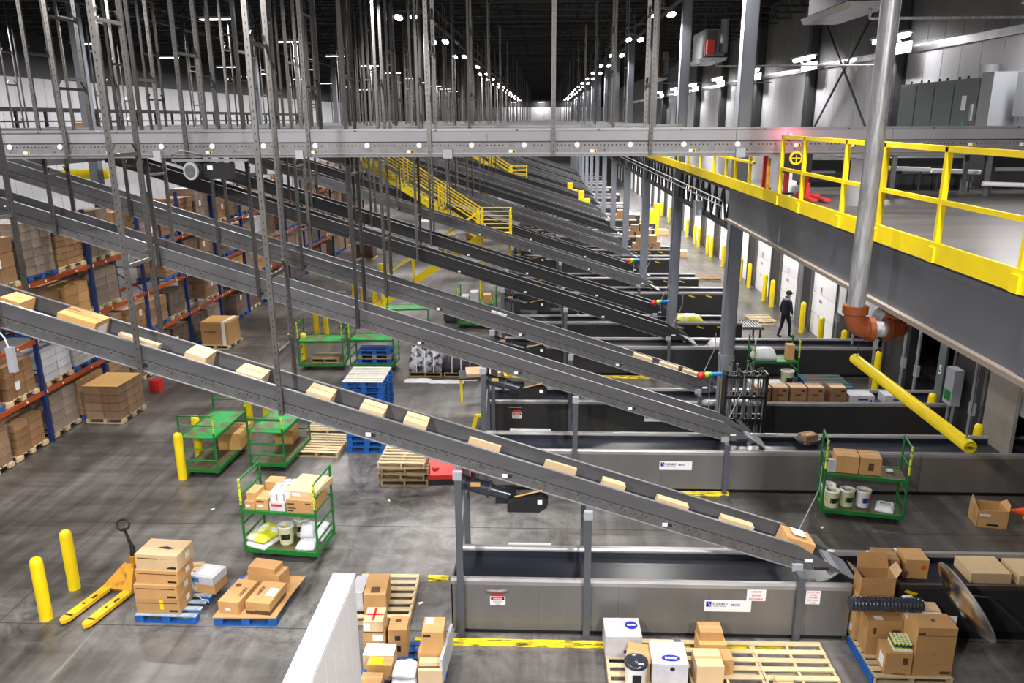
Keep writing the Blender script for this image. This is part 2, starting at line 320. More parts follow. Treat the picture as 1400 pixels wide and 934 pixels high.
# dock wall with door openings
DOORY = [12.2+4.07*k for k in range(0, 26)]
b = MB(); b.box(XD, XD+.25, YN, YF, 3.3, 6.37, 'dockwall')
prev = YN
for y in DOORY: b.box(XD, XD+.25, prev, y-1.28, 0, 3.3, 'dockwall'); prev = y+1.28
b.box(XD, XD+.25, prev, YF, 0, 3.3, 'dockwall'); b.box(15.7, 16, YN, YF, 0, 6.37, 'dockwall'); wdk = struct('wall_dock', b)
jamb = cm('door_track', lambda b: (b.box(-.09, 0, -1.38, -1.27, 0, 3.4, 'channel'), b.box(-.09, 0, 1.27, 1.38, 0, 3.4, 'channel')))
slab = cm('door_panel', lambda b: b.box(-.01, .03, -1.26, 1.26, .01, .79, 'dockdoor'))
for k, y in enumerate(DOORY):
    o = bpy.data.objects.new('door_%d' % (k+1), None); COL.objects.link(o); o.location = (XD+.05, y, 0); o['kind'] = 'structure'
    put('door_track', jamb, o)
    z0 = 0 if k > 3 else (2.5 if k in (0, 2) else 1.7)
    for j in range(5 if k < 18 else 4):
        put('door_panel', slab, o, (0, 0, z0+j*.8))
    if 3 < k < 9:
        n = {4: '9', 5: '11', 6: '13', 7: '15', 8: '17'}[k]
        text(n, .34, 'ink', o, (-.02, .35, 1.75), LEFT, sx=.7); text('DOCK', .16, 'ink', o, (-.02, .35, 1.35), LEFT, sx=.7); text('x', .16, 'ink', o, (-.02, .4, .8), LEFT)
        o.children[-1].name = 'lettering'
# ceiling joists (parts of the ceiling)
def joist(b, L=37.0):
    n = 46; b.box(-L/2, L/2, -.05, .05, 0, .07, 'joist'); b.box(-L/2, L/2, -.05, .05, .95, 1.02, 'joist')
    for i in range(n):
        x0 = -L/2+L*i/n; x1 = x0+L/n/2; x2 = x0+L/n
        b.bar((x0, 0, .05), (x1, 0, .97), .03, .03, 'joist'); b.bar((x1, 0, .97), (x2, 0, .05), .03, .03, 'joist')
jm = cm('joist', joist)
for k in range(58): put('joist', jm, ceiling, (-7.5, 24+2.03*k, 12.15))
for x in (-14.9, -4.35, 4.35):
    b = MB(); b.box(x-.08, x+.08, 10, YF, 11.55, 11.63, 'joist'); b.box(x-.08, x+.08, 10, YF, 12.05, 12.13, 'joist')
    for i in range(90): y = 12+1.5*i; b.bar((x, y, 11.6), (x, y+.75, 12.1), .04, .04, 'joist'); b.bar((x, y+.75, 12.1), (x, y+1.5, 11.6), .04, .04, 'joist')
    b.build('joist_girder', ceiling)
# building columns (floor to roof)
def colmesh(b, w=.15):
    b.box(-w, w, -w, -w+.025, 0, 13.2, 'column'); b.box(-w, w, w-.025, w, 0, 13.2, 'column'); b.box(-w, -w+.02, -w, w, 0, 13.2, 'column'); b.box(w-.02, w, -w, w, 0, 13.2, 'column')
colm = cm('column_shaft', colmesh); basem = cm('base_plate', lambda b: b.box(-.26, .26, -.26, .26, 0, .03, 'column')); splice = cm('splice_band', lambda b: b.box(-.165, .165, -.165, .165, 0, .12, 'column'))
COLY = [18.4+8.12*k for k in range(15)]
for k, y in enumerate(COLY):
    t = thing('building_column', 'blue-grey steel building column at the mezzanine edge, %s from the camera' % ORD[k], 'column', (4.42, y, 0), 0, 'columns along the mezzanine edge')
    put('shaft', colm, t); put('base_plate', basem, t); put('splice_band', splice, t, (0, 0, 2.3))
for k, y in enumerate([26.6+16.24*k for k in range(6)]):
    t = thing('building_column', 'pale steel building column behind the pallet rack, %s from the camera' % ORD[k], 'column', (-15.1, y, 0), 0, 'columns behind the rack')
    put('shaft', colm, t); put('base_plate', basem, t)
# ---------------------------------------------------------------- lamps
def area(parent, loc, power, size, rot=(0, 0, 0), sy=None, spread=None):
    l = bpy.data.lights.new('lamp_light', 'AREA'); l.energy = power; l.color = COLLIGHT
    if sy: l.shape = 'RECTANGLE'; l.size = size; l.size_y = sy
    else: l.shape = 'DISK'; l.size = size
    if spread: l.spread = spread
    o = bpy.data.objects.new('lamp_light', l); COL.objects.link(o); o.parent = parent; o.location = loc; o.rotation_euler = rot; return o
headm = cm('lamp_head', lambda b: b.lathe([(.05, .13), (.1, .1), (.14, .03), (.15, 0)], 'cabinet_l', 14))
lensm = cm('lamp_lens', lambda b: b.lathe([(.0, -.025), (.08, -.02), (.138, .0)], 'lamp', 14))
yokem = cm('lamp_bracket', lambda b: (b.bar((0, 0, 0), (0, 0, 1.2), .05, .05, 'channel'), b.bar((-.3, 0, 0), (.3, 0, 0), .06, .06, 'channel')))
yoker = cm('lamp_arm', lambda b: (b.bar((0, 0, 0), (0, 0, .45), .05, .05, 'channel'), b.bar((-.3, 0, 0), (.3, 0, 0), .06, .06, 'channel'), b.bar((-.03, 0, .42), (.63, 0, .42), .05, .05, 'channel')))
def flood(x, y, z, side, label, group, power):
    t = thing('flood_light', label, 'lamp', (x, y, z), 0, group); put('bracket', yokem if side > 0 else yoker, t)
    for s in (-1, 1):
        h = put('lamp_head', headm, t, (s*.25, -.05, -.2)); h.rotation_euler = (R(-32), R(12*side), 0); put('lamp_lens', lensm, h)
    area(t, (0, -.05, -.34), power, .55, (R(38) if y < 0 else 0, 0, 0), spread=R(150))
LY = [-3.2]+[2.16+8.12*k for k in range(0, 18)]
for k, y in enumerate(LY):
    pw = P_NEAR if k == 0 else P_FLOOD*(1 if k < 10 else 1.3)
    flood(3.68, y, 11.2, -1, 'twin-head floodlight beside the right columns, %s from the camera' % ORD[k], 'floodlights along the right columns', pw)
    flood(-4.35, y, 11.2, 1, 'twin-head floodlight left of the central aisle, %s from the camera' % ORD[k], 'floodlights left of the aisle', pw)
striph = cm('strip_housing', lambda b: (b.box(-.6, .6, -.12, .12, 0, .08, 'cabinet_l'), b.bar((-.5, 0, .08), (-.5, 0, 1.95), .012, .012, 'truss'), b.bar((.5, 0, .08), (.5, 0, 1.95), .012, .012, 'truss')))
stripl = cm('strip_lens', lambda b: b.box(-.57, .57, -.09, .09, -.02, -.001, 'lampstrip'))
for r_, x in enumerate((-11.2, -20.5)):
    for k, y in enumerate(LY[1:14]):
        t = thing('strip_light', 'bright strip lamp in the %s row on the left, %s from the camera' % (('inner', 'outer')[r_], ORD[k]), 'lamp', (x, y+2, 11.25), 0, 'strip lamps over the rack side')
        put('housing', striph, t); put('strip_lens', stripl, t); area(t, (0, 0, -.04), P_BAY, 1.1, (0, 0, 0), .2)
# wall lamps of the upper right wall, one on each column
wlh = cm('wall_lamp_bracket', lambda b: (b.box(-.05, .0, -.9, .9, -.5, -.2, 'white'), b.bar((-.3, -.45, -.02), (0, -.45, -.4), .05, .05, 'white'), b.bar((-.3, .45, -.02), (0, .45, -.4), .05, .05, 'white'), b.box(-.42, -.1, -1.22, 1.22, .0, .06, 'cabinet_l')))
wll = cm('wall_lamp_lens', lambda b: b.cyl((-.26, -1.2, -.06), (-.26, 1.2, -.06), .07, 'lampstrip', 12))
for k in range(8):
    t = thing('wall_lamp', 'strip lamp on a white bracket on the upper right wall, %s from the camera' % ORD[k], 'lamp', (10.5, 17.2+8.12*k, 10.2), 0, 'wall lamps above the mezzanine')
    put('bracket', wlh, t); put('lamp_lens', wll, t); area(t, (-.26, 0, -.14), P_WALL, 2.3, (R(0), R(0), R(90)), .12)
# ---------------------------------------------------------------- mezzanine
b = MB(); b.box(4.3, XW-.06, -3, YF-.08, 6.38, 6.5, 'deckfloor'); tag(b.build('mezzanine_deck'), 'grey mezzanine deck slab with yellow railing on the right', 'deck')
t = thing('edge_girder', 'deep grey plate girder under the mezzanine edge', 'girder', (4.2, 0, 0))
MB().box(0, .03, -3, 18.25, 5.70, 6.30, 'girder').build('web_plate', t)
MB().box(-.02, .22, -3, 18.25, 6.30, 6.37, 'girder').build('top_flange', t)
MB().box(-.07, .2, -3, 18.25, 5.645, 5.70, 'tan').build('bottom_flange', t)
for y in (6.6, 10.3, 14.2): MB().box(-.015, .0, y, y+.22, 5.72, 6.28, 'girder').build('stiffener', t)
for k in range(0, 14):
    y0 = COLY[k]+.17; y1 = COLY[k+1]-.17; n = 9
    t = thing('edge_truss', 'dark open-web truss under the mezzanine edge, %s bay beyond the near column' % ORD[k], 'truss', (4.42, y0, 5.35), 0, 'trusses under the mezzanine edge'); L_ = y1-y0
    MB().box(-.07, .07, 0, L_, .9, 1.02, 'truss').build('top_chord', t); MB().box(-.07, .07, 0, L_, 0, .1, 'truss').build('bottom_chord', t)
    wb = cm(('web_bar', round(L_, 2)), lambda b: (b.bar((0, 0, .05), (0, L_/n/2, .95), .05, .05, 'truss'), b.bar((0, L_/n/2, .95), (0, L_/n, .05), .05, .05, 'truss')))
    for i in range(n): put('web_bar', wb, t, (0, i*L_/n, 0))
# under-deck lamps over the dock aisle; nearest two added to brighten bar and bollards
ul = cm('dock_lamp_lens', lambda b: b.box(-.06, .06, -.6, .6, -.02, -.001, 'lampstrip')); uh = cm('dock_lamp_housing', lambda b: (b.box(-.1, .1, -.63, .63, 0, .07, 'cabinet_l'), b.bar((0, -.5, .07), (0, -.5, .42), .02, .02, 'channel'), b.bar((0, .5, .07), (0, .5, .42), .02, .02, 'channel')))
for k in range(14):
    t = thing('dock_lamp', 'strip lamp hung under the mezzanine over the dock aisle, %s from the camera' % ORD[k], 'lamp', (8.2, (13.2, 20.2)[k] if k < 2 else 29+5.6*(k-2), 5.96), 0, 'dock aisle lamps')
    put('housing', uh, t); put('lamp_lens', ul, t); area(t, (0, 0, -.04), P_DOCK*(.16 if k == 0 else .3 if k == 1 else .8 if k < 5 else 1.3), .12, (0, 0, 0), 1.15)
# yellow railing along the mezzanine edge
t = thing('mezzanine_railing', 'yellow steel guard railing along the mezzanine edge', 'railing', (4.2, 0, 6.4))
for y in [3.2, 5.1, 7.0, 8.57, 10.1, 11.38, 13.21, 14.44]: MB().box(-.03, .03, y-.03, y+.03, 0, 1.2, 'yellow').build('post', t); MB().box(-.06, .0, y-.07, y+.07, 0, .16, 'yellow').build('post_foot', t)
MB().box(-.03, .03, 2.0, 14.47, 1.15, 1.21, 'yellow').build('top_rail', t); MB().box(-.025, .025, 2.0, 14.44, .61, .66, 'yellow').build('mid_rail', t)
MB().box(-.035, .0, 2.0, 14.5, .0, .21, 'yellow').build('toe_board', t)
t = thing('mezzanine_railing', 'yellow railing and toe board on the mezzanine edge under and beyond the long grey sorter', 'railing', (4.2, 0, 6.4))
MB().box(-.035, .0, 14.5, 62, .0, .21, 'yellow').build('toe_board', t); MB().box(-.025, .025, 16.3, 62, .61, .66, 'yellow').build('mid_rail', t); MB().box(-.03, .03, 17, 62, 1.02, 1.08, 'yellow').build('top_rail', t)
for y in [15.26]: MB().box(-.03, .03, y-.03, y+.03, 0, .78, 'jack').build('post', t)
for y in [16.6, 17.83, 18.75, 20.1, 21.9, 23.7, 25.5, 27.6, 29.8, 32, 34.4, 37, 40, 43, 46, 49, 52, 55, 58, 61]: MB().box(-.03, .03, y-.03, y+.03, 0, 1.06 if y > 16.9 else .78, 'yellow').build('post', t)

for k in range(3):  # lamps added near the far wall to light up its panels
    t = thing('wall_lamp', 'added strip lamp brightening the white end wall, %s from the left' % ORD[k], 'lamp', (-5.5+5*k, YF-1.2, 10.9), 0, 'added end wall lamps')
    put('housing', striph, t); put('lamp_lens', stripl, t); area(t, (0, -.0, -.04), 170, 1.1, (R(25), 0, 0), .2)
# ================================================================ CONVEYORS
PER = 8.15
LOAD = []                       # (front Y, index)
for n in range(0, 15): LOAD.append(10.8+PER*n); LOAD.append(15.85+PER*n)
SL = -.319; A0 = 2.84
def zt(x): return A0+SL*x
def steelplate(b, y0, y1, m='steel'):
    X0 = -13.4
    top = [(X0, zt(X0)), (3.9, zt(3.9)), (4.62, 1.19)]
    b.prism([(X0, zt(X0)), (X0, zt(X0)-.225), (4.05, zt(4.05)-.225), (4.5, 1.12), (4.62, 1.15), (3.9, zt(3.9))], 'y', y0, y1, m)
def incl_front(b): steelplate(b, 0, .02)
def incl_back(b): steelplate(b, .62, .64)
def incl_channel(b, y0, y1, m='channel'):
    X0 = -13.4
    b.prism([(X0, zt(X0)-.225), (X0, zt(X0)-.245), (4.3, zt(4.3)-.245), (4.3, zt(4.3)-.225)], 'y', y0+.012, y1, 'truss')
    b.prism([(X0, zt(X0)-.245), (X0, zt(X0)-.39), (3.95, zt(3.95)-.39), (4.3, zt(4.3)-.30), (4.3, zt(4.3)-.245)], 'y', y0, y1, m)
    b.prism([(X0, zt(X0)-.39), (X0, zt(X0)-.40), (3.9, zt(3.9)-.40), (3.9, zt(3.9)-.39)], 'y', y0-.03, y1, 'edge')
def incl_edge(b, y0, y1):
    X0 = -13.4; b.prism([(X0, zt(X0)+.008), (X0, zt(X0)-.004), (3.9, zt(3.9)-.004), (3.9, zt(3.9)+.008)], 'y', y0-.012, y1+.012, 'edge')
def incl_belt(b):
    X0 = -13.4; b.prism([(X0, zt(X0)-.23), (X0, zt(X0)-.27), (4.45, zt(4.45)-.27), (4.45, zt(4.45)-.23)], 'y', .03, .61, 'belt')
    b.prism([(X0, zt(X0)-.33), (X0, zt(X0)-.37), (3.9, zt(3.9)-.37), (3.9, zt(3.9)-.33)], 'y', .05, .59, 'steel_dark')
def holes(b):
    r = random.Random(3)
    for i in range(96):
        x = -11.5+i*.165
        for dz in ((-.275, -.30) if i % 5 else (-.275,)):
            if r.random() < .75: b.box(x-.009, x+.009, -.012, -.0085, zt(x)+dz-.009, zt(x)+dz+.009, 'ink')
            x += .05
def sticker(b): b.box(-.06, .02, -.014, -.011, -.03, .03, 'paper'); b.box(.02, .09, -.014, -.011, -.035, .02, 'ink')
def guard(b):  # black belt-drive cover
    b.box(.13, .2, -.104, -.1, .0, .07, 'paper'); b.prism([(-.33, -.14), (.16, -.14), (.27, -.06), (.29, .04), (.2, .12), (-.2, .06), (-.33, 0)], 'y', -.1, .1, 'black')
def gearmotor(b):
    b.cyl((-1.0, .2, .2), (-.6, .18, .1), .115, 'foil', 14); b.cyl((-1.12, .2, .23), (-1.0, .2, .2), .13, 'truss', 14); b.cyl((-.64, .18, .11), (-.6, .18, .1), .135, 'truss', 14); b.cyl((-.6, .18, .1), (-.3, .16, .02), .10, 'foil', 14, .085); b.box(-.9, -.75, .06, .1, .2, .26, 'card_gold')
    b.box(-.52, -.2, .1, .3, -.1, .12, 'black')
def leg_front(b, h): b.box(-.05, .05, -.03, .03, 0, h, 'girder'); b.box(-.1, .1, -.06, .06, 0, .015, 'girder')
fm, bm_, chf, chb, ef, eb, blt, hl, stk, gd, gm = (cm('side_plate', incl_front), cm('back_plate', incl_back), cm('lower_channel', lambda b: incl_channel(b, -.01, .04)), cm('back_channel', lambda b: incl_channel(b, .60, .65)), cm('edge_f', lambda b: incl_edge(b, 0, .02)), cm('edge_b', lambda b: incl_edge(b, .62, .64)), cm('conveyor_belt', incl_belt), cm('bolt_holes', holes), cm('sticker', sticker), cm('drive_guard', guard), cm('gearmotor', gearmotor))
fmd, bmd, chd = cm('side_plate_dark', lambda b: steelplate(b, 0, .02, 'steel_dark')), cm('back_plate_dark', lambda b: steelplate(b, .62, .64, 'steel_dark')), cm('lower_channel_dark', lambda b: incl_channel(b, -.01, .04, 'steel_dark'))
nose = cm('nose_roller', lambda b: b.cyl((4.47, .02, 1.12), (4.47, .62, 1.12), .05, 'edge', 10))
def chute(b):
    pr = [(4.5, 1.17), (4.62, 1.13), (4.75, 1.05), (4.88, .99)]
    for i in range(3):
        b.add([(pr[i][0], -.0, pr[i][1]), (pr[i+1][0], .02, pr[i+1][1]), (pr[i+1][0], .60, pr[i+1][1]), (pr[i][0], .64, pr[i][1])], [(0, 1, 2, 3)], 'chute')
        b.add([(pr[i][0], -.0, pr[i][1]-.01), (pr[i+1][0], .02, pr[i+1][1]-.01), (pr[i+1][0], .60, pr[i+1][1]-.01), (pr[i][0], .64, pr[i][1]-.01)], [(3, 2, 1, 0)], 'chute')
    b.prism([(4.3, 1.42), (4.5, 1.17), (4.62, 1.13), (4.88, .99), (4.82, 1.04), (4.6, 1.22), (4.42, 1.42)], 'y', .64, .65, 'film')
chm = cm('discharge_chute', chute)
hookrod = cm('tip_rod', lambda b: b.tube([(4.1, .75, 1.2), (4.35, .85, 1.75), (4.5, .9, 2.1), (4.5, .9, 2.5)], .012, 'edge', 6))
NI = 24
for i in range(NI):
    y = LOAD[i]+.15
    t = thing('inclined_conveyor', 'dark grey inclined belt conveyor sloping down to the right, %s from the camera' % ORD[i], 'conveyor', (0, y, 0), 0, 'inclined conveyors feeding the loaders')
    dk = i in (3, 4, 6, 9, 10, 13, 15, 18, 21); put('side_plate', fmd if dk else fm, t); put('side_plate', bmd if dk else bm_, t); put('lower_channel', chd if dk else chf, t); put('lower_channel', chb, t); put('top_edge', ef, t); put('top_edge', eb, t); put('belt', blt, t)
    put('nose_roller', nose, t); put('discharge_chute', chm, t)
    if i < 4: o = put('bolt_holes', hl, t); o['kind'] = 'stuff'
    if i < 7:
        for x in (-5.95, -2.6, -.55, 1.9): put('sticker', stk, t, (x, 0, zt(x)-.32))
        MB().box(4.05, 4.17, -.014, -.0, zt(4.1)-.23, zt(4.1)-.19, 'paper').build('sticker', t); MB().box(4.2, 4.42, -.03, -.005, zt(4.3)-.29, zt(4.3)-.25, 'ink').build('sensor_box', t)
        MB().box(3.86, 4.02, -.05, 0, zt(3.95)-.42, zt(3.95)-.3, 'cabinet_l').build('junction_box', t)
    put('drive_guard', gd, t, (-.2, -.02, zt(-.2)-.62)); put('gearmotor', gm, t, (-.2, -.02, zt(-.2)-.62)); MB().bar((-.42, -.06, zt(-.2)-.53), (.0, -.06, zt(-.2)-.42), .012, .02, 'card_gold').build('guard_bracket', t)
    for x in (-1.26, .7, 3.95):
        h = zt(x)-.4
        for yy in (-.24, 1.0): put('leg', cm(('leg', x), lambda b: leg_front(b, h)), t, (x, yy, 0))
        if x < 3: put('leg_brace', cm(('brace', x), lambda b: (b.bar((x, -.2, h*.45), (x, .98, h*.7), .03, .03, 'girder'), b.bar((x, -.2, h*.7), (x, .98, h*.94), .03, .03, 'girder'))), t); 
        if x < 3: put('leg_cap', cm('leg_cap', lambda b: b.box(-.07, .06, -.05, .03, -.0, .13, 'cabinet_l')), t, (x, -.24, h-.1))
        put('cross_bar', cm('cross_bar', lambda b: b.box(-.04, .04, -.24, 1.0, -.07, 0, 'girder')), t, (x, 0, h))
    if i < 6: put('steel_rod', hookrod, t)
# ---------------------------------------------------------------- truck loaders
def loader(i, y, x1, dark):
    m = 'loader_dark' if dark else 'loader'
    t = thing('truck_loader', '%s floor-standing truck loader conveyor with black belt, %s from the camera' % ('charcoal' if dark else 'grey steel', ORD[i]), 'conveyor', (0, y, 0), 0, 'truck loaders across the floor')
    x0 = -1.42
    xe = 4.76 if i == 0 else x1
    seams = [x0, -.05, 1.2, 2.6, 4.1, xe] if i == 0 else ([x0, -.05, 1.2, 2.6, 4.1, 5.6, 7.2, x1] if x1 > 7.3 else [x0, -.05, 1.2, 2.6, 4.1, 5.5, x1])
    for a, c in zip(seams[:-1], seams[1:]): MB().box(a+.0012, c-.0012, 0, .02, .1, .90, m).build('front_panel', t)
    MB().prism([(0.0, .90), (0, .96), (.02, 1.0), (.10, .985), (.12, .9)], 'x', x0, xe, 'lip').build('front_lip', t)
    MB().prism([(1.05, .9), (1.05, 1.0), (.97, 1.0), (.95, .97), (.93, .9)], 'x', x0, x1, 'lip').build('back_lip', t)
    if i == 0:
        for a, c in ((xe, 6.4), (6.4, 8.6), (8.6, x1)): MB().box(a+.001, c-.001, .16, .18, .1, .86, 'loader_dark').build('front_panel', t)
        MB().box(xe, x1, .155, .21, .86, .93, 'lip_dark').build('front_lip', t); MB().box(xe-.02, xe, .02, .18, .1, .95, m).build('step_panel', t)
        MB().box(xe, x1, .13, .15, .0, .1, 'black').build('base_frame', t)
    MB().box(x0, x1, 1.03, 1.05, .1, .9, m).build('back_panel', t); MB().box(x0, x0+.02, .0, 1.05, .1, .9, m).build('end_panel', t)
    MB().box(x0+.02, x1, .2 if i == 0 else .12, .93, .82, .86, 'belt').build('belt', t); MB().box(x0+.02, xe, .11, .2, .82, .86, 'belt').build('belt', t) if i == 0 else None; MB().box(x0+.02, x1, .925, .93, .86, .95, 'belt').build('belt_skirt', t); MB().box(x0+.1, xe-.05, .06, .99, .0, .1, 'black').build('base_frame', t)
    if i < 10 and x1 < 10:
        for k in range(3): MB().prism([(x1-.9-k*.7, .83), (x1-.85-k*.7, .86), (x1-.62-k*.7, .79), (x1-.67-k*.7, .76)], 'y', -.004, 0, 'yellow').build('yellow_tape', t)
    return t
LD = []
for i in range(NI):
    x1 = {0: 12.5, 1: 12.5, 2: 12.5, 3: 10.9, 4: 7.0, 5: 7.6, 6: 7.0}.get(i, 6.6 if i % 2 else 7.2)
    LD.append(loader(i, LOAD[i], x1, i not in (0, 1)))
def plate(t, x0, x1, z0, z1, m='paper', name='sign_plate', y=-.004): return MB().box(x0, x1, y, y+.003, z0, z1, m).build(name, t)
def flex(t, x0, z0, w=.72, h=.2):
    p = plate(t, x0, x0+w, z0, z0+h); MB().box(x0+.025, x0+.105, -.0075, -.005, z0+.085, z0+.175, 'blueink').build('logo', p)
    MB().prism([(x0+.05, z0+.16), (x0+.065, z0+.16), (x0+.1, z0+.1), (x0+.09, z0+.095)], 'y', -.0095, -.0076, 'paper').build('logo_stroke', p)
    text('FLEXIBLE', .062, 'ink', p, (x0+.24, -.0076, z0+.135), FRONT, sx=.93); text('MATERIAL HANDLING', .02, 'ink', p, (x0+.24, -.0076, z0+.095), FRONT); text('MAXX', .062, 'blueink', p, (x0+.48, -.0076, z0+.12), FRONT, sx=.8)
def danger(t, x, z):
    plate(t, x-.1, x+.1, z, z+.07, 'redink', 'red_tag'); p = plate(t, x-.12, x+.12, z-.16, z-.005); MB().box(x-.105, x+.105, -.0075, -.005, z-.065, z-.015, 'ink').build('sign_band', p)
    MB().prism([(x+.08*math.cos(k*math.pi/6)*1.05, z-.04+.022*math.sin(k*math.pi/6)) for k in range(12)], 'y', -.009, -.0076, 'redink').build('sign_oval', p)
    text('DANGER', .035, 'paper', p, (x, -.0095, z-.04), FRONT); text('MOVING BELT', .022, 'ink', p, (x, -.0076, z-.088), FRONT); text('KEEP HANDS', .022, 'ink', p, (x, -.0076, z-.113), FRONT); text('CLEAR', .022, 'ink', p, (x, -.0076, z-.138), FRONT)
flex(LD[0], 2.53, .50); flex(LD[1], 2.54, .55, .7, .2); flex(LD[3], 2.2, .55, .7, .2); flex(LD[2], 2.6, .45, .7, .2)
danger(LD[0], -.69, .70); danger(LD[2], -.66, .66)
MB().tube([(-.86, -.0, .80), (-.84, -.04, .815), (-.6, -.04, .815), (-.55, 0, .80)], .03, 'loader', 8).build('grab_handle', LD[0])
MB().tube([(-.86, -.0, .80), (-.84, -.04, .815), (-.6, -.04, .815), (-.55, 0, .80)], .02, 'loader', 8).build('grab_handle', LD[2])
def redsign(t, x0, x1, z0, z1, lines):
    p = plate(t, x0, x1, z0, z1); n = len(lines)
    for k, s in enumerate(lines): text(s, (z1-z0)/n*.72, 'redink', p, ((x0+x1)/2, -.0076, z1-(z1-z0)*(k+.5)/n), FRONT, sx=.82)
redsign(LD[0], 3.17, 3.46, .70, .895, ['UNLOAD', 'BEFORE', 'RETURNING']); redsign(LD[0], 4.07, 4.29, .66, .895, ['DO NOT RIDE', 'ON BELT', 'OR CLIMB', 'STAY CLEAR', 'OF BELT'])
MB().box(-.57, .16, 1.06, 1.065, .93, 1.03, 'paper').build('paper_strip', LD[0]); MB().box(-.75, .2, 1.06, 1.065, .95, 1.05, 'paper').build('paper_strip', LD[1])
MB().prism([(5.62, .80), (5.66, .84), (5.84, .78), (5.80, .74)], 'y', .152, .16, 'yellow').build('yellow_tape', LD[0])
# ---------------------------------------------------------------- hanger ladders
def post(b, H, a=.036):
    b.box(-a, a, -.022, -.018, 0, H, 'hang'); b.box(-a, .004-a, -.022, .022, 0, H, 'hang'); b.box(a-.004, a, -.022, .022, 0, H, 'hang')
def postholes(b, H):
    post(b, H)
    for k in range(int(min(H, 7)/.1)): b.box(-.006, .006, -.0235, -.0215, .05+k*.1, .085+k*.1, 'ink')
def rung(b, w): b.box(-.02, .02, 0, w, -.025, .025, 'hang'); b.bar((0, .02, .02), (0, .14, .15), .03, .012, 'hang'); b.bar((0, w-.02, .02), (0, w-.14, .15), .03, .012, 'hang')
def ladder(label, group, x, y, z0, w, zs, detail, cat='hanger'):
    t = thing('hanger_ladder', label, cat, (x, y, z0), 0, group); H = round(12.15-z0, 2)
    pmn = cm(('post', H, detail, y > 28), (lambda b: postholes(b, H)) if detail else (lambda b: post(b, H, .036 if y < 28 else .022)))
    put('post', pmn, t); put('post', pmn, t, (0, w, 0)); rm = cm(('rung', w), lambda b: rung(b, w))
    for z in zs:
        if z0+.25 < z < 12: put('rung', rm, t, (0, 0, z-z0))
    return t
HX = [-3.9, -5.95, -8.0, -10.1]
for i in range(20):
    for j, x in enumerate(HX):
        y = LOAD[i]+.09
        zs = [5.05+.25*(j % 2), 6.85, 8.7+.5*(j % 2)] if i else [5.2+.35*(j % 2), 6.55+(.6 if j == 1 else .0), 8.02, 8.95, 9.6]
        if i == 0 and j == 1: zs = [5.9, 7.45, 9.22]
        if i == 0 and j == 0: zs = [4.6, 5.75, 8.9]
        ladder('slotted steel hanger ladder on the %s inclined conveyor from the camera, %s from the right' % (ORD[i], ORD[j]), 'hanger ladders on the inclines', x, y, zt(x)-.42, .76, zs, i < 4)
# ---------------------------------------------------------------- long sorters across the mezzanine
SX = [1.95, .17, 3.1, -2.12, -4.38, -6.7, -9.0, -11.3, -13.6]
def sorter(k, y, x1):
    t = thing('sorter_conveyor', 'long grey sorter conveyor crossing the mezzanine, %s from the camera' % ORD[k], 'conveyor', (0, y, 0), 0, 'sorter conveyors across the mezzanine'); X0 = -19.5; D = .85
    for yy, s in ((0, 1), (D, -1)):
        cuts = [X0, -14.8, -10.2, -5.6, -1.05, 3.5, 6.3, x1] if k == 0 and s == 1 else [X0, x1]
        for a, c in zip(cuts[:-1], cuts[1:]): MB().box(a+.004, c-.004, yy-.012, yy+.012, 7.515, 7.70, 'sorter').build('side_panel', t)
        MB().box(X0, x1, yy-.03, yy+.03, 7.70, 7.735, 'edge').build('top_rail', t)
        MB().box(X0, x1, yy-.005, yy+.005, 7.49, 7.515, 'truss').build('groove', t)
        MB().box(X0, x1, yy-.02, yy+.02, 7.31, 7.49, 'sorter_low').build('channel', t); MB().box(X0, x1, yy-.05, yy+.05, 7.285, 7.31, 'edge').build('bottom_flange', t); MB().box(X0, x1, yy-.03, yy+.03, 7.235, 7.285, 'sorter_low').build('cable_tray', t)
    MB().box(X0, x1, .03, D-.03, 7.60, 7.63, 'belt').build('belt', t)
    return t
S0 = sorter(0, 15.0, 10.85)
def sholes(b):
    r = random.Random(5)
    for i in range(330):
        x = -13+i*.072
        if r.random() < .8: b.box(x-.012, x+.012, -.0235, -.0195, 7.43, 7.452, 'ink')
        if i % 12 == 4: b.box(x-.012, x+.012, -.0235, -.0195, 7.34, 7.36, 'ink')
o = cm('sorter_holes', sholes); o = put('bolt_holes', o, S0); o['kind'] = 'stuff'
disc = cm('reflector_disc', lambda b: b.cyl((0, -.035, 0), (0, -.02, 0), .05, 'white', 12))
for k in range(24):
    x = -11.08+.974*k
    if x < 3.6: put('reflector_disc', disc, S0, (x, 0, 7.445))
sst = cm('sorter_sticker', lambda b: (b.box(-.05, .01, -.054, -.05, -.03, .03, 'paper'), b.box(.01, .07, -.054, -.05, -.025, .025, 'yellow'), b.box(.03, .06, -.056, -.052, -.02, .02, 'ink')))
for x in (-9.8, -8.2, -6.3, -5.0, -4.3, -2.5, -.6, .9, 2.7, 4.6, 5.6, 6.6, 7.7, 8.6, 9.4): put('sticker', sst, S0, (x, .02, 7.33 if x < 3.6 else 7.42))
for x, w in ((-7.25, .14), (-4.55, .14), (-1.78, .17), (3.58, .17), (9.2, .14)): MB().box(x-w/2, x+w/2, -.11, -.03, 7.21, 7.37, 'cabinet_l').build('control_box', S0)
for k in range(30): MB().box(-11+.75*k-.02, -11+.75*k+.02, -.034, -.03, 7.70, 7.72, 'truss').build('rail_clip', S0) if k % 2 == 0 else None
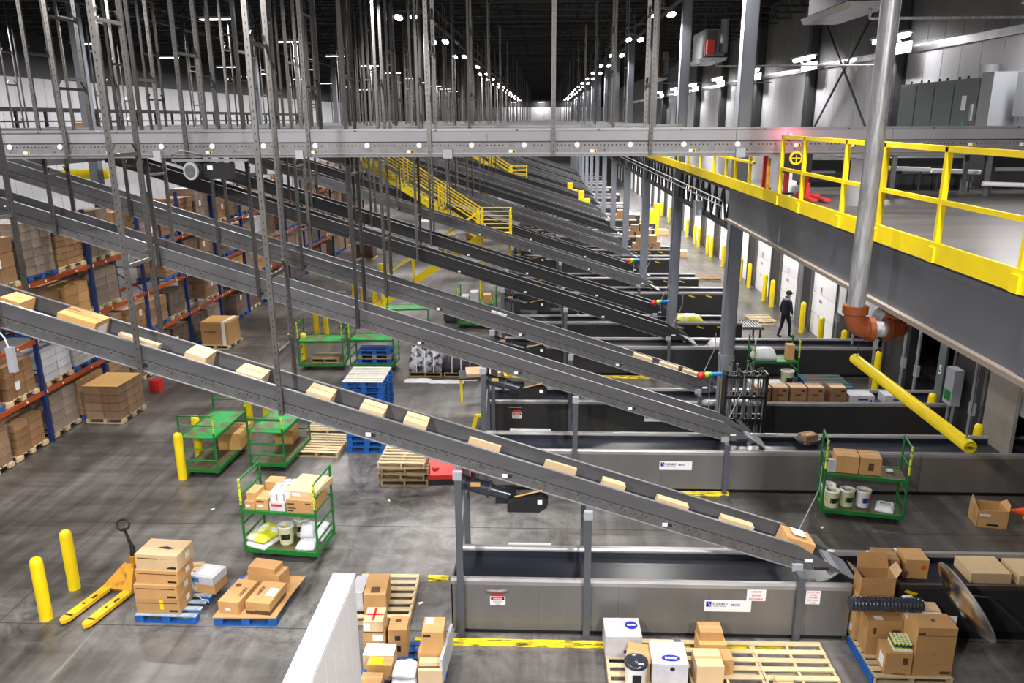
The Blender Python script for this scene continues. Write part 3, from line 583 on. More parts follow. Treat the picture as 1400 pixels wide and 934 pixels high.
# drive motor slung under the sorter
b = MB(); b.cyl((-.1, -.12, 0), (.05, .30, 0), .15, 'truss', 18); b.cyl((-.115, -.165, 0), (-.1, -.12, 0), .165, 'cabinet_l', 18); b.cyl((-.118, -.175, 0), (-.115, -.165, 0), .12, 'channel', 16); [b.cyl((-.1+.03*q, -.09+.085*q, 0), (-.095+.03*q, -.075+.085*q, 0), .17, 'black', 18) for q in range(4)]; b.box(.12, .62, -.12, .16, -.15, .14, 'black'); b.box(.2, .3, -.13, -.12, .02, .1, 'paper'); b.box(-.5, .95, -.05, .05, .17, .21, 'edge'); b.tube([(-.35, 0, .05), (-.45, 0, .12), (-.5, -.05, .3), (-.3, -.06, .38), (.1, -.06, .3)], .012, 'edge', 6); b.bar((0, .05, .14), (0, .05, .26), .06, .06, 'black'); b.bar((.6, .05, .14), (.6, .05, .26), .06, .06, 'black')
o = b.build('drive_motor', S0, (-6.5, -.02, 7.0))
for k in range(1, 15): sorter(k, 15.0+PER*k, 3.9)
for k in range(0, 15):
    for j, x in enumerate(SX):
        if (j == 1 and k > 0) or (j == 2 and k == 0): continue
        ladder('slotted hanger ladder carrying the %s sorter from the camera, %s from the right' % (ORD[k], ORD[j]), 'hanger ladders on the sorters', x, 14.955+PER*k, 7.26, .94, [8.5+.6*((j+k) % 2), 9.75+.5*((j*2+k) % 3), 11.2], k < 2)
for k in range(0, 15):   # a second hanger line a little behind each sorter: the feed belts of the mezzanine
    for j, x in enumerate((-3.2, -7.0, -11.2, -16, -19.2)):
        ladder('hanger ladder with short rungs on the %s mezzanine feed line, %s from the right' % (ORD[k], ORD[j]), 'hanger ladders on the feed lines', x, 20.7+PER*k, 7.3, .62, [7.9, 8.8+.4*((j+k) % 2), 10.3], False)
    t = thing('feed_conveyor', 'narrow dark conveyor on the mezzanine between the sorters, %s from the camera' % ORD[k], 'conveyor', (0, 20.7+PER*k, 0), 0, 'feed conveyors of the mezzanine')
    MB().box(-19.5, -1.5, 0, .03, 7.3, 7.6, 'steel').build('side_plate', t); MB().box(-19.5, -1.5, .6, .63, 7.3, 7.6, 'steel').build('side_plate', t); MB().box(-19.5, -1.5, .03, .6, 7.45, 7.48, 'belt').build('belt', t)
# sorter legs and machinery on the mezzanine deck
for x in (6.4, 8.1, 9.7):
    for yy in (0.02, .83): MB().box(x-.04, x+.04, yy-.03, yy+.03, 6.5, 7.24, 'channel').build('leg', S0)
t = thing('collector_conveyor', 'long dark conveyor along the rack side collecting for the inclines', 'conveyor', (-14.35, 0, 0))
MB().box(0, .03, 8, 110, 6.75, 7.1, 'steel').build('side_plate', t); MB().box(.77, .8, 8, 110, 6.75, 7.02, 'steel').build('side_plate', t); MB().box(.03, .77, 8, 110, 6.88, 6.9, 'belt').build('belt', t)
# ================================================================ BOXES AND PALLETS
def cartonmesh(w, d, h, m, tape=True, holes_=False):
    def f(b):
        b.box(-w/2, w/2, -d/2, d/2, 0, h, m)
        if tape:
            b.box(-w/2-.001, w/2+.001, -.028, .028, h*.72, h+.0015, 'tape'); b.box(-w/2, w/2, -.002, .002, h, h+.002, 'brownink')
    return cm(('carton', w, d, h, m, tape), f)
def carton(name, label, x, y, z, w, d, h, m='card', rz=0, group=None, tape=True, cat='box', marks=None, word=None, cap=None):
    o = tag(put(name, cartonmesh(w, d, h, m, tape), None, (x, y, z), rz), label, cat, group)
    for mk in (marks or []):
        # mark: (face, u0, u1, v0, v1, material); u,v are fractions of the face
        f_, u0, u1, v0, v1, mm = mk; b = MB(); e = .0025
        if f_ == 'f': b.box(-w/2+w*u0, -w/2+w*u1, -d/2-e, -d/2-.0005, h*v0, h*v1, mm)
        elif f_ == 'r': b.box(w/2+.0005, w/2+e, -d/2+d*u0, -d/2+d*u1, h*v0, h*v1, mm)
        elif f_ == 'l': b.box(-w/2-e, -w/2-.0005, -d/2+d*u0, -d/2+d*u1, h*v0, h*v1, mm)
        else: b.box(-w/2+w*u0, -w/2+w*u1, -d/2+d*v0, -d/2+d*v1, h+.002, h+.002+e, mm)
        b.build('paper_label' if mm in ('paper', 'yellow') else 'print_mark', o)
    return o
def pallet(label, x, y, z=0, w=1.02, l=1.22, m='wood', rz=0, group=None, nb=7, blocks=False, top=None, name='pallet'):
    t = thing(name, label, 'pallet', (x, y, z), rz, group); H = .14; top = top or m
    bw = .095; 
    bd = cm(('deck_board', w, bw, top), lambda b: b.box(-w/2, w/2, -bw/2, bw/2, H-.018, H, top)); bl = cm(('bottom_board', w, bw, m), lambda b: b.box(-w/2, w/2, -bw/2, bw/2, 0, .016, m))
    for k in range(nb): put('deck_board', bd, t, (rng.uniform(-.004, .004), -l/2+bw/2+(l-bw)*k/(nb-1), 0), rng.uniform(-.006, .006))
    for k in range(3): put('bottom_board', bl, t, (0, -l/2+bw/2+(l-bw)*k/2, 0))
    if blocks:
        kb = cm(('block', m), lambda b: b.box(-.07, .07, -.07, .07, .016, H-.018, m)); 
        for a in (-1, 0, 1):
            for c in (-1, 0, 1): put('block', kb, t, (a*(w/2-.07), c*(l/2-.07), 0))
    else:
        sg = cm(('stringer', l, m), lambda b: b.box(-.019, .019, -l/2, l/2, .016, H-.018, m))
        for a in (-1, 0, 1): put('stringer', sg, t, (a*(w/2-.019), 0, 0))
    return t
def palmesh(m):
    def f(b):
        for k in range(6): b.box(-.51, .51, -.6+.2*k+.03, -.6+.2*k+.15+.02, .12, .14, m)
        for a in (-.49, 0, .49): b.box(a-.04, a+.04, -.6, -.4, .02, .12, m); b.box(a-.04, a+.04, -.07, .07, .02, .12, m); b.box(a-.04, a+.04, .4, .6, .02, .12, m)
        for k in (-.56, 0, .56): b.box(-.51, .51, k-.04, k+.04, 0, .02, m)
    return cm(('pallet', m), f)
# ================================================================ RACK WITH LOADS
RX, RD = -12.55, 1.1
BAYS = [9.85+2.83*k for k in range(17)]
LV = [1.38, 2.72, 4.10]
upm = cm('upright', lambda b: (b.box(-.05, .05, -.04, .04, 0, 5.6, 'blue'), b.box(-.08, .08, -.07, .07, 0, .02, 'blue')))
lac = cm('lacing', lambda b: [b.bar((0, 0, .3+.8*k), (-RD+.1, 0, .3+.8*k+(.7 if k % 2 else 0.0)), .03, .03, 'blue') for k in range(7)])
rk = thing('pallet_rack', 'tall pallet rack with blue uprights and orange beams along the left', 'rack', (RX, 0, 0))
for y in BAYS:
    put('upright', upm, rk, (-.05, y, 0)); put('upright', upm, rk, (-RD+.05, y, 0)); put('lacing', lac, rk, (-.05, y, 0))
bmm = cm('beam', lambda b: (b.box(-.05, 0, .05, 2.78, -.11, 0, 'orange'), b.box(0, .006, .06, .1, -.10, -.02, 'paper')))
tg = cm('beam_tag', lambda b: b.box(.001, .005, -.03, .03, -.08, -.03, 'paper'))
for k, y in enumerate(BAYS[:-1]):
    for z in LV:
        put('beam', bmm, rk, (0, y, z)); put('beam', bmm, rk, (-RD+.05, y, z))
        if k < 9:
            for q in (.75, 2.1): put('beam_tag', tg, rk, (0, y+q, z))
LVN = ['floor level', 'first beam level', 'second beam level', 'top beam level']
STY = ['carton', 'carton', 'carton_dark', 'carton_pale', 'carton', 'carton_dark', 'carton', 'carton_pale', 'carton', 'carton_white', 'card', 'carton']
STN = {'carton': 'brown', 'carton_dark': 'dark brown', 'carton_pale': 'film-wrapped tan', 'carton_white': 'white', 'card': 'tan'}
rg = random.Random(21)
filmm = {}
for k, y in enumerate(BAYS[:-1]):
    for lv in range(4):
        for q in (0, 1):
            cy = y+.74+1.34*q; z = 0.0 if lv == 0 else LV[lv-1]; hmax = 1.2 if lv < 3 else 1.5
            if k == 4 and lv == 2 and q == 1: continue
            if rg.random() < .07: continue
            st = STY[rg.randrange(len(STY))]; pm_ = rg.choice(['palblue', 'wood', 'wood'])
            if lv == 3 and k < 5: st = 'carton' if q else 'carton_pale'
            if (k, lv, q) in ((3, 1, 0), (5, 2, 0)): st = 'carton_white'
            nz_ = rg.choice([3, 4, 5, 6]); H = min(hmax-.2, rg.uniform(.75, 1.08) if lv < 3 else rg.uniform(.9, 1.35)); h = H/nz_
            side = ('left', 'right')[q]
            t = thing('pallet_load', '%s cases on %s pallet, %s, %s rack bay, %s slot' % (STN[st], 'blue' if pm_ == 'palblue' else 'wooden', LVN[lv], ORD[k], 'near' if q == 0 else 'far'), 'pallet load', (RX-.56, cy, z+.001), 0, 'pallet loads in the rack')
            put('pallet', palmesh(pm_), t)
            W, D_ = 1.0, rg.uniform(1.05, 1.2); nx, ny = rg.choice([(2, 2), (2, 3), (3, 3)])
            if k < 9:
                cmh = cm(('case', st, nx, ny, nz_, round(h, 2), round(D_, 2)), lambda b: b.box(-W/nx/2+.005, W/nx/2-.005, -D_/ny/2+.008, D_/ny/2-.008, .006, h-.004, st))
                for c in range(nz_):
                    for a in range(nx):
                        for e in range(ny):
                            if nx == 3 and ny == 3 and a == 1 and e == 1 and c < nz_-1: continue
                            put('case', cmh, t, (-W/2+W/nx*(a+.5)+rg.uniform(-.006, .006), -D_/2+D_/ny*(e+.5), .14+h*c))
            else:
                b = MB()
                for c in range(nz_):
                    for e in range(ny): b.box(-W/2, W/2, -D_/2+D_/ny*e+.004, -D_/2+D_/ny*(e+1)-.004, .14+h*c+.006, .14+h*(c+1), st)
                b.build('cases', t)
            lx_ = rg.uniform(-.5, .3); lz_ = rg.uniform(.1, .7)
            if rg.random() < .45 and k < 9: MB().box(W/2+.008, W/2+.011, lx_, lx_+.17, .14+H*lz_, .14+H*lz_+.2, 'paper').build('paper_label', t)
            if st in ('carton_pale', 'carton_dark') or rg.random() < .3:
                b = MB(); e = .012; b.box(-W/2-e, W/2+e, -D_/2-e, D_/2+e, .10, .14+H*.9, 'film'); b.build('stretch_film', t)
# wrapped pallet of cartons standing in the aisle in front of the rack
t = thing('pallet_load', 'large wrapped block of brown cartons on a wooden pallet in the left aisle', 'pallet load', (-11.85, 20.15, 0), R(-2)); put('pallet', palmesh('wood'), t)
cs = cm('case_big', lambda b: b.box(-.242, .242, -.192, .192, .005, .223, 'carton'))
ct_ = cm('case_top', lambda b: (b.box(-.245, .245, -.195, .195, .003, .228, 'card_light')))
for c in range(4):
    for a in range(2):
        for e in range(3): put('case', cs, t, (-.25+.5*a, -.4+.4*e, .14+.23*c))
MB().box(-.5, .5, -.6, .6, 1.062, 1.075, 'card_gold').build('top_sheet', t)
MB().box(-.512, .512, -.612, .612, .08, 1.02, 'film').build('stretch_film', t)
t = thing('pallet_load', 'golden-topped carton block strapped in white at the end of the rack aisle', 'pallet load', (-12.35+.6, 27.35, 0), R(-3)); put('pallet', palmesh('wood'), t)
MB().box(-.5, .5, -.5, .5, .14, .95, 'card').build('case', t); MB().box(-.51, .51, -.51, .51, .92, .98, 'card_gold').build('lid', t); MB().box(.28, .40, -.515, .515, .14, .985, 'paper').build('white_strap', t); text('FRAGILE', .12, 'brownink', t, (-.15, -.512, .62), FRONT)
o = MB().box(-.15, .15, -.15, .15, 0, .35, 'red').build('red_bin', None, (-11.75, 22.3, 0)); tag(o, 'small red bin behind the wrapped carton block in the aisle', 'bin')
# bracket with a drooping cable under the nearest incline at the far left
t = thing('cable_box', 'grey junction box with drooping white cable under the nearest incline', 'junction box', (-7.85, 10.85, 4.55))
MB().box(-.05, .05, -.04, .04, -.22, .16, 'cabinet_l').build('box', t); MB().tube([(-.4, 0, .42), (-.15, 0, .45), (-.05, 0, .3), (-.02, 0, .16)], .012, 'bag', 6).build('cable', t)
# ================================================================ BOLLARDS
bolm = cm('bollard', lambda b: b.lathe([(.1, 0), (.1, .98), (.09, 1.04), (.06, 1.075), (0, 1.09)], 'yellow', 16))
def bollard(x, y, label, group, s=1.0):
    o = tag(put('bollard', bolm, None, (x, y, 0)), label, 'bollard', group); o.scale = (1, 1, s)
for x, y, l in ((-8.17, 10.98, 'yellow dome-topped bollard nearest the left, in front of the pallet jack'), (-8.21, 11.86, 'yellow bollard just behind the nearest one, left of the pallet jack'), (-8.24, 16.25, 'yellow bollard at the near corner of the empty green cart'), (-8.31, 17.33, 'yellow bollard behind the empty green cart'), (-7.9, 19.6, 'yellow bollard rising behind the empty green cart under the incline, left of two'), (-7.45, 19.7, 'yellow bollard rising behind the empty green cart under the incline, right of two'), (-8.68, 28.9, 'left yellow bollard of the pair beyond the far green carts'), (-8.3, 28.9, 'right yellow bollard of the pair beyond the far green carts'), (-8.6, 34.8, 'left yellow bollard of the distant pair by the aisle'), (-8.2, 34.8, 'middle yellow bollard of the distant aisle group'), (-7.4, 33.6, 'right yellow bollard of the distant aisle group'), (-7.95, 24.9, 'yellow bollard beside the green carts under the second incline')):
    bollard(x, y, l, 'bollards on the left floor', 1.05)
DB = [(9.9, 14.9), (9.9, 17.1), (9.85, 19.2), (10.0, 22.9), (9.9, 25.4), (9.75, 27.15), (9.85, 29.5), (9.88, 33.75), (9.9, 35.0), (9.9, 37.8), (9.85, 39.3), (9.9, 42.2), (9.9, 43.5), (9.9, 46.6), (9.9, 47.8), (9.9, 50.6), (9.9, 52), (9.9, 54.9), (9.9, 58.9), (9.9, 63), (9.9, 67)]
for k, (x, y) in enumerate(DB): bollard(x, y, 'yellow bollard guarding the dock doors, %s from the camera' % ORD[k], 'bollards along the dock doors', 1.1)
# yellow floor guard strips
for x0, x1, y, l in ((-1.98, 3.85, 10.49, 'long scuffed yellow floor guard in front of the nearest loader'), (2.3, 4.05, 15.7, 'short yellow floor guard in front of the second loader'), (-2.02, -1.66, 12.25, 'short yellow guard block at the left end of the nearest loader'), (1.0, 2.0, 18.75, 'yellow floor guard under the third incline'), (-1.3, 3.4, 23.75, 'long yellow floor guard before the fourth loader'), (-1.35, -.9, 17.4, 'yellow guard under the second drive motor')):
    o = MB().prism([(y+.02, 0), (y+.13, 0), (y+.11, .07), (y+.04, .07)], 'x', x0, x1, 'yellow_old').build('floor_guard'); tag(o, l, 'floor guard')
t = thing('pipe_guard', 'bent yellow pipe guard on the floor left of the third loader', 'guard', (-1.9, 19.0, 0)); MB().bar((.05, 0, 0), (.2, 0, .55), .1, .04, 'yellow').build('upright', t); MB().bar((.18, 0, .55), (.5, 0, .57), .1, .05, 'yellow').build('arm', t)
# ================================================================ CARTONS ON THE CONVEYORS
BX = [(-7.95, .3, .38, .27, 'card_gold', 'golden carton at the far left edge on the nearest incline'), (-6.99, .58, .40, .31, 'card_gold', 'long golden carton taped on the nearest incline, upper left'), (-6.1, .62, .1, .26, 'card_light', 'thin pale carton behind the hanger post on the nearest incline'), (-5.26, .32, .40, .30, 'card_light', 'small pale carton after the hanger on the nearest incline'), (-4.47, .40, .40, .25, 'card_light', 'flat pale carton third down the nearest incline'), (-3.44, .38, .38, .27, 'card_light', 'pale carton near the second hanger of the nearest incline'), (-2.65, .37, .38, .27, 'card_light', 'pale carton in mid-slope on the nearest incline'), (-2.0, .36, .38, .28, 'card_light', 'pale carton just below mid-slope on the nearest incline'), (-.95, .50, .05, .30, 'card_light', 'thin upright carton above the red pallet on the nearest incline'), (.21, .50, .06, .31, 'card_light', 'thin upright carton above the drive motor on the nearest incline'), (1.03, .36, .15, .29, 'card_light', 'pale narrow carton below the drive motor on the nearest incline'), (1.95, .50, .15, .27, 'card_light', 'long pale carton in the lower part of the nearest incline'), (2.96, .52, .15, .27, 'card_light', 'long pale carton second from the tip of the nearest incline'), (3.95, .46, .40, .28, 'card', 'carton with white label at the tip of the nearest incline')]
ang = math.atan(SL)
def onbelt(x, yb, w, d, h, m, l, dy=0.0):
    h = h-.035
    o = carton('carton', l, x, yb+.32+dy, zt(x)-.23/math.cos(ang)+.012, w, d, h, m, group=None, tape=(d > .2)); o.rotation_euler = (0, -ang, 0)
    return o
for x, w, d, h, m, l in BX:
    o = onbelt(x, 10.95, w, d, h, m, l, .0 if d > .2 else -.12)
    if d > .2 and m != 'card_gold': MB().box(w*.12, w*.4, -d/2-.003, -d/2-.0005, .03, .06, 'brownink').build('print_mark', o)
    if x == 3.95: MB().box(-.12, .1, -.1, .12, h+.002, h+.006, 'paper').build('paper_label', o)
    if x == -6.99: MB().box(-.25, -.05, -.02, .0, h+.002, h+.006, 'brownink').build('print_mark', o); MB().box(w/2+.001, w/2+.003, -.14, .14, .05, .2, 'paper').build('paper_label', o)
for x, l in ((2.48, 'first pale carton of three near the tip of the third incline'), (3.15, 'second pale carton of three near the tip of the third incline'), (3.75, 'pale carton nearest the tip of the third incline')): onbelt(x, 19.1, .48, .2, .30, 'card_light', l, -.05)
onbelt(-1.18, 19.1, .4, .08, .30, 'carton_white', 'small white carton leaning on the near side of the third incline', -.24)
# on the nearest loader
zb = .862
for x, w, d, h, y, l in ((5.47, .34, .36, .33, 11.42, 'brown carton with orange dot on the loader, behind the open carton'), (5.92, .36, .36, .33, 11.42, 'brown carton with orange dot on the loader, right of its twin')):
    o = carton('carton', l, x, y, zb, w, d, h, 'card', marks=[], rz=R(-3)); MB().cyl((w*.28, -d/2-.003, h*.6), (w*.28, -d/2-.0005, h*.6), .045, 'orangered', 12).build('orange_dot', o)
carton('carton', 'flat wide brown carton on the nearest loader right of the mirror', 7.02, 11.4, zb, .62, .52, .17, 'card_light', tape=False)
carton('carton', 'second flat brown carton cut off at the right edge of the nearest loader', 7.72, 11.35, zb, .6, .52, .17, 'card_light', tape=False)
# on the third loader: five brown and two white boxes
for k, x in enumerate((5.62, 6.06, 6.52, 6.96, 7.52)):
    o = carton('carton', 'brown carton in the row on the third loader, %s from the left' % ORD[k], x, 19.45, zb, .40, .42, .42, 'carton', group='carton row on the third loader', tape=False)
    MB().box(-.19, .19, -.17, .05, .421, .426, 'card_light').build('top_flap', o); MB().box(-.08, .06, -.213, -.2105, .2, .25, 'brownink').build('print_mark', o); MB().box(.06, .14, -.213, -.2105, .32, .36, 'ink').build('print_mark', o); MB().box(.02, .17, -.213, -.2105, .05, .08, 'ink').build('print_mark', o)
for x, l in ((8.12, 'flat white case with blue print on the third loader, beside the brown row'), (9.0, 'flat white case partly behind the hanging yellow bar')):
    o = carton('case', l, x, 19.45, zb, .62, .42, .22, 'carton_white', tape=False); text('REX DE RIZ', .07, 'blueink', o, (.05, -.213, .12), FRONT) if False else MB().box(-.1, .16, -.213, -.2105, .1, .14, 'blueink').build('print_mark', o); MB().box(.2, .26, -.213, -.2105, .05, .11, 'blueink').build('print_mark', o)
# dish and carton on the edge of the second loader
t = tag(MB().lathe([(.0, 0), (.16, .0), (.26, .08), (.27, .1), (.25, .09), (0, .03)], 'cabinet', 18).build('plastic_tray', None, (5.93, 16.62, .862)), 'shallow blue-grey tray on the second loader belt', 'tray'); t.scale = (1.1, .7, 1.5)
carton('carton', 'open brown carton lying in the blue-grey tray', 5.93, 16.62, .91, .34, .26, .2, 'carton', rz=R(25), marks=[('t', .2, .7, .2, .6, 'card_light')])
# yellow scraps on the back lip
tag(MB().box(-.05, .05, -.03, .03, 0, .03, 'bagyellow').build('yellow_scrap', None, (5.36, 12.5, 0), .5), 'crumpled yellow scrap on the floor behind the nearest loader', 'scrap')
# ================================================================ CARTS
def cart(label, x, y, rz, w, d, deck='greendeck', group='green stock carts', sh=1.0, hp=1.62, rails=True):
    """two-deck stock cart: long side along local x, ladder ends at +-w/2"""
    t = thing('stock_cart', label, 'cart', (x, y, 0), rz, group)
    MB().box(-w/2, w/2, -d/2, d/2, .17, .23, 'cartdeck').build('bottom_deck', t)
    fr = MB(); 
    for yy in (-d/2, d/2): fr.box(-w/2-.02, w/2+.02, yy-.02, yy+.02, .15, .235, 'green')
    for xx in (-w/2, w/2): fr.box(xx-.02, xx+.02, -d/2, d/2, .15, .235, 'green')
    fr.build('deck_frame', t)
    MB().box(-w/2, w/2, -d/2, d/2, sh-.02, sh, deck).build('top_shelf', t)
    sf = MB()
    for yy in (-d/2, d/2): sf.box(-w/2-.02, w/2+.02, yy-.02, yy+.02, sh-.05, sh+.012, 'green')
    sf.build('shelf_frame', t)
    for sx in (-1, 1):
        for sy in (-1, 1):
            xx, yy = sx*(w/2+.02), sy*d/2
            MB().cyl((xx, yy, .15), (xx, yy, 1.12), .024, 'green', 8).build('corner_post', t); MB().cyl((xx, yy, 1.12), (xx, yy, hp), .025, 'greenyel' if sy < 0 else 'green', 8).build('post_top', t)
        for z in ((.45, .72, 1.3, hp-.02) if rails else (.5, hp-.02)):
            MB().cyl((sx*(w/2+.02), -d/2, z), (sx*(w/2+.02), d/2, z), .02, 'green', 8).build('rung', t)
    wh = cm('caster', lambda b: (b.cyl((0, -.02, .065), (0, .02, .065), .065, 'rubber', 12), b.box(-.03, .03, -.035, .035, .1, .15, 'black')))
    for sx in (-1, 1):
        for sy in (-1, 1): put('caster', wh, t, (sx*(w/2-.14), sy*(d/2-.1), 0))
    return t
def L2W(x, y, rz, lx, ly): c, s = math.cos(rz), math.sin(rz); return x+c*lx-s*ly, y+s*lx+c*ly
def bucket(label, x, y, z, m='bucket', group=None, r=.145, h=.36, lid='bucketw', band='ink'):
    t = thing('bucket', label, 'bucket', (x, y, z), 0, group)
    MB().lathe([(r*.86, 0), (r*.98, h*.9), (r, h*.92), (r, h*.97)], m, 16).build('body', t)
    MB().lathe([(r*1.05, h*.93), (r*1.06, h), (r*.9, h+.012), (r*.88, h), (0, h)], lid, 16).build('lid', t)
    MB().cyl((0.02, -.03, h), (0.02, -.03, h+.006), .035, 'yellow', 10).build('lid_sticker', t)
    b = MB(); n = 16
    vs = []
    for k in range(-2, 4):
        a = -math.pi/2+k*.28
        for z_ in (h*.3, h*.62): rr = r*(.86+.12*z_/(h*.9))*1.006; vs.append((rr*math.cos(a), rr*math.sin(a), z_))
    b.add(vs, [(2*i, 2*i+2, 2*i+3, 2*i+1) for i in range(5)], band); b.build('printed_label', t)
    MB().tube([(r*math.cos(a), r*math.sin(a)*.2-.0-r*.98*abs(math.sin(a))*.9, h*.85-.16*math.sin(a)) for a in [math.pi*k/8 for k in range(9)]], .004, 'edge', 5).build('bail_handle', t)
    return t
def sackmesh(b, w, d, h, m, n=8, seed=1):
    r = random.Random(seed); vs = []
    for k in range(3):
        for i in range(n+1):
            for j in range(n+1):
                u, v = i/n*2-1, j/n*2-1; e = (1-abs(u)**4)*(1-abs(v)**4); z = (0 if k == 0 else h*(.35+.65*e**.5))+ (r.uniform(-.01, .01) if k == 2 else 0)
                if k == 1: continue
                vs.append((u*w/2*(1-.06*abs(v)**2), v*d/2*(1-.05*abs(u)**2), max(0, z)))
    N = (n+1)*(n+1); fs = []
    for i in range(n):
        for j in range(n):
            a = i*(n+1)+j; fs.append((a, a+1, a+n+2, a+n+1)); fs.append((N+a, N+a+n+1, N+a+n+2, N+a+1))
    ring = [j for j in range(n+1)]+[i*(n+1)+n for i in range(1, n+1)]+[n*(n+1)+j for j in range(n-1, -1, -1)]+[i*(n+1) for i in range(n-1, 0, -1)]
    for a, c in zip(ring, ring[1:]+ring[:1]): fs.append((c, a, N+a, N+c))
    b.add(vs, fs, m, True)
def sack(label, x, y, z, w, d, h, m, rz=0, group=None, seed=1, word=None):
    b = MB(); sackmesh(b, w, d, h, m, seed=seed); o = tag(b.build('sack', None, (x, y, z), rz), label, 'sack', group)
    if word: text(word, .1, 'ink', o, (0, 0, h+.012), (0, 0, 0))
    return o
# --- near loaded cart
cx, cy, crz = -4.78, 13.25, R(-6)
cart('green two-deck cart loaded with cartons, buckets and sacks, nearest on the left', cx, cy, crz, 1.38, .82)
def oncart(lx, ly): return L2W(cx, cy, crz, lx, ly)
def cc(l, lx, ly, z, w, d, h, m='card', dr=0, **k): x, y = oncart(lx, ly); return carton('carton', l, x, y, z, w, d, h, m, crz+R(dr), **k)
cc('small brown carton at the left front of the near cart shelf', -.55, -.2, 1.013, .2, .36, .16, 'card', marks=[('f', .1, .5, .3, .6, 'paper')]); cc('small carton stacked on the left front carton of the near cart', -.53, -.16, 1.175, .19, .34, .15, 'card', tape=False)
cc('carton at the left back of the near cart shelf', -.30, .22, 1.013, .32, .26, .34, 'card'); cc('brown carton left of the white rolls on the near cart', -.32, -.2, 1.013, .24, .36, .22, 'card', marks=[('f', .2, .6, .25, .5, 'paper'), ('f', .1, .7, .7, .85, 'brownink')])
cc('white case with red print under the white rolls on the near cart', -.02, -.2, 1.013, .30, .36, .17, 'carton_white', tape=False, marks=[('f', .1, .8, .55, .8, 'redink')])
x, y = oncart(-.02, -.02)
t = thing('film_pack', 'film-wrapped pack of white rolls lying on the near cart', 'pack', (x, y, 1.185), crz+R(8)); rm_ = cm('roll', lambda b: b.cyl((0, 0, 0), (0, 0, .16), .062, 'bag', 12))
for a in range(3):
    for c in range(5): put('roll', rm_, t, (-.13+.13*a, -.28+.13*c, 0 if c else 0))
MB().box(-.2, .2, -.36, .32, -.0, .17, 'film').build('wrap', t)
cc('large brown carton at the right of the near cart shelf', .42, -.06, 1.013, .52, .66, .25, 'card', marks=[('f', .05, .3, .6, .75, 'brownink'), ('f', .05, .35, .3, .4, 'brownink'), ('f', .7, .9, .7, .8, 'brownink'), ('f', .05, .25, .1, .2, 'ink')], tape=False)
cc('flat pale film-wrapped carton on the large carton of the near cart', .42, .08, 1.265, .62, .72, .12, 'card_light', dr=-4, tape=False, marks=[('f', .25, .5, .2, .7, 'paper')])
x, y = oncart(-.44, -.1); sack('white and yellow sack on the bottom deck of the near cart, upper of two', x, y, .345, .46, .62, .13, 'bagyellow', crz+R(-18), seed=2); sack('white sack with blue ends under the yellow sack of the near cart', x-.01, y-.03, .236, .48, .62, .12, 'bag', crz+R(-15), seed=3)
x, y = oncart(-.02, -.12); bucket('yellow-green bucket with dark label at the front of the near cart', x, y, .236)
x, y = oncart(.16, .2); bucket('yellow-green bucket behind the front bucket of the near cart', x, y, .236)
x, y = oncart(.42, -.18); sack('flat white sack at the right front of the near cart bottom deck', x, y, .236, .36, .42, .14, 'bag', crz+R(4), seed=5); sack('upright white sack pile behind the right post of the near cart', x-.02, y+.14, .378, .28, .3, .26, 'bag', crz+R(12), seed=6)
x, y = oncart(.5, .2); sack('long white sack at the back right of the near cart', x+.02, y, .236, .28, .5, .22, 'bag', crz, seed=8)
# --- empty green carts on the left
cart('empty green cart with chipped yellow posts beside the left bollards', -7.78, 17.15, R(88), 1.72, .80, hp=1.55)
x, y = -7.55, 17.75
for k, (dx, dy) in enumerate(((0, 0), (.0, .42))): carton('carton', 'open brown carton on the bottom deck of the empty green cart, %s' % ('front' if k == 0 else 'back'), x+dx, y+dy-.2, .236, .55, .38, .42, 'card_gold', tape=False)
cart('green ladder-end cart with bare worn shelves right of the empty cart', -6.32, 17.45, R(86), 1.6, .82, hp=1.35)
carton('carton', 'cut-down orange brown carton on the floor deck of the ladder-end green cart', -6.35, 18.0, .236, .45, .5, .35, 'card_gold', tape=False)
cart('green cart with a leaning wooden pallet under the second incline', -7.25, 24.75, R(2), 1.4, .8)
pallet('old wooden pallet on the bottom deck of the far green cart', -7.15, 24.8, .24, .9, .7, 'wood_old')
cart('green cart over stacked dark pallets under the second incline', -5.55, 24.75, R(-2), 1.4, .8, sh=1.05)
for k in range(3): pallet('dark blue pallet stacked under the green shelf, %s from the bottom' % ORD[k], -5.5, 24.78, .24+.145*k, 1.1, .7, 'palblue' if k != 1 else 'wood_old', blocks=True)
cart('green cart with folded chipped frame before the yellow stair', -5.2, 29.3, R(8), 1.5, .8)
cart('distant green cart with white cases under the third incline', -2.6, 30.2, R(-4), 1.4, .8)
for k, (dx, m, l) in enumerate(((-.45, 'carton_white', 'white case at the left on the distant green cart'), (-.1, 'carton_white', 'tall white case in the middle of the distant green cart'), (.4, 'card', 'brown carton at the right on the distant green cart'))): carton('carton', l, -2.6+dx, 30.2, 1.013, .3, .5, (.25, .42, .3)[k], m)
